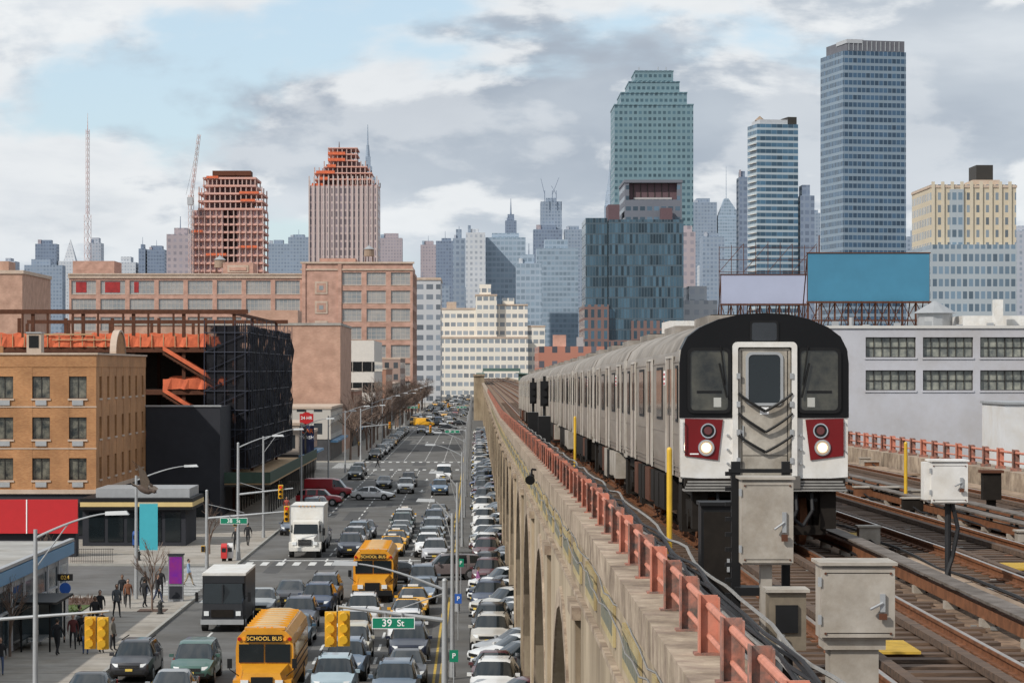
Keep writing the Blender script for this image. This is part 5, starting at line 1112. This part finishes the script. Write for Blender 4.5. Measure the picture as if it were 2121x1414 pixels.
for s in (-1,1):
    P=[(0.03,-.06,.02),(.14,-.09,.1),(.26,-.02,.17),(.33,.1,.2),(.22,.09,.14),(.12,.08,.08),(.03,.06,.02)]
    top=[(s*a,b_,c_) for a,b_,c_ in P]; mb.face(top,pw); mb.face([(a,b_,c_-.006) for a,b_,c_ in top][::-1],pw)
    for k in range(5): a=Vector((s*(.2+.03*k),.04+.02*k,.135+.015*k)); mb.hexa([a+Vector(q) for q in ((-.012,0,0),(.012,0,0),(s*.02+.01,.09,.01),(s*.02-.01,.09,.01),(-.012,0,.003),(.012,0,.003),(s*.02+.01,.09,.012),(s*.02-.01,.09,.012))],pg)
o=mb.obj('flying_pigeon',(-2.54,20,13.08),0,smooth=50); o.rotation_euler=(.4,.5,1.3); o.scale=(.55,.55,.55)
# ------------------------------------------------------------------ world
w=bpy.data.worlds.new('World'); scene.world=w; w.use_nodes=True; nt=w.node_tree; N=nt.nodes; L=nt.links; N.clear()
sd=Vector((-.62,-.55,.68)).normalized()
sky=N.new('ShaderNodeTexSky'); sky.sky_type='NISHITA'; sky.sun_disc=False; sky.sun_elevation=math.asin(sd.z); sky.sun_rotation=math.atan2(sd.x,sd.y)%(2*math.pi); sky.dust_density=1.0
b1=N.new('ShaderNodeBackground'); b1.inputs[1].default_value=.06; L.new(sky.outputs[0],b1.inputs[0])
b3=N.new('ShaderNodeBackground'); b3.inputs[0].default_value=(.36,.45,.52,1); b3.inputs[1].default_value=1
adb=N.new('ShaderNodeAddShader'); L.new(b1.outputs[0],adb.inputs[0]); L.new(b3.outputs[0],adb.inputs[1])
tc=N.new('ShaderNodeTexCoord'); mp=N.new('ShaderNodeMapping'); mp.inputs['Scale'].default_value=(1,1,2.4); mp.inputs['Location'].default_value=(.35,0,.1); L.new(tc.outputs['Generated'],mp.inputs[0])
def noise(sc,det,rough,dist,off):
    n=N.new('ShaderNodeTexNoise'); n.inputs['Scale'].default_value=sc; n.inputs['Detail'].default_value=det; n.inputs['Roughness'].default_value=rough; n.inputs['Distortion'].default_value=dist
    m=N.new('ShaderNodeMapping'); m.inputs['Location'].default_value=off; L.new(mp.outputs[0],m.inputs[0]); L.new(m.outputs[0],n.inputs['Vector']); return n.outputs['Fac']
def ramp(x,st,mode='EASE'):
    r=N.new('ShaderNodeValToRGB'); e=r.color_ramp.elements
    while len(e)<len(st): e.new(.5)
    for i,(p,c_) in enumerate(st): e[i].position=p; e[i].color=(*c_,1)
    r.color_ramp.interpolation=mode; L.new(x,r.inputs[0]); return r.outputs[0]
def mixc(f,a,b_,fv=None,mode='MIX'):
    m=N.new('ShaderNodeMix'); m.data_type='RGBA'; m.blend_type=mode
    if fv is not None: m.inputs[0].default_value=fv
    else: L.new(f,m.inputs[0])
    for k,v in ((6,a),(7,b_)):
        if isinstance(v,tuple): m.inputs[k].default_value=(*v,1)
        else: L.new(v,m.inputs[k])
    return m.outputs[2]
n1=noise(6,12,.5,.15,(0,0,0)); n2=noise(5,9,.5,.2,(3.1,0,1.7)); n3=noise(11,12,.55,.1,(1,5,2)); n4=noise(9,12,.55,.15,(7.3,1,4.4))
base=ramp(n2,[(.36,(.7,.75,.8)),(.48,(.52,.58,.65)),(.62,(.4,.46,.54))])
puff=ramp(n4,[(.48,(0,0,0)),(.55,(.8,.8,.8)),(.7,(.3,.3,.3))])
col=mixc(puff,base,(.9,.92,.93))
puff2=ramp(n3,[(.5,(0,0,0)),(.58,(.45,.45,.45))])
col=mixc(puff2,col,(.8,.83,.86))
sp=N.new('ShaderNodeSeparateXYZ'); L.new(tc.outputs['Generated'],sp.inputs[0])
hr=ramp(sp.outputs[2],[(.0,(.7,.7,.7)),(.07,(0,0,0))])
col=mixc(hr,col,(.7,.77,.83))
mask=ramp(n1,[(.36,(0,0,0)),(.44,(1,1,1))])
b2=N.new('ShaderNodeBackground'); b2.inputs[1].default_value=1.0; L.new(col,b2.inputs[0])
ms=N.new('ShaderNodeMixShader'); L.new(mask,ms.inputs[0]); L.new(adb.outputs[0],ms.inputs[1]); L.new(b2.outputs[0],ms.inputs[2])
ow=N.new('ShaderNodeOutputWorld'); L.new(ms.outputs[0],ow.inputs[0])
sl=bpy.data.lights.new('sun','SUN'); sl.energy=3.5; sl.angle=math.radians(1.0); sl.color=(1,.95,.87); so=bpy.data.objects.new('sun',sl); COL.objects.link(so); so.rotation_euler=sd.to_track_quat('Z','Y').to_euler(); so.location=(0,0,100)
# ------------------------------------------------------------------ camera
cam=bpy.data.cameras.new('camera'); co=bpy.data.objects.new('camera',cam); COL.objects.link(co)
co.location=(0,0,EYE); co.rotation_euler=(math.pi/2,0,0); cam.sensor_width=36; cam.lens=91.66; cam.shift_x=.0356; cam.shift_y=.0273; cam.clip_end=20000; cam.clip_start=.5
scene.camera=co
scene.view_settings.view_transform='Standard'; scene.view_settings.look='None'; scene.view_settings.exposure=0
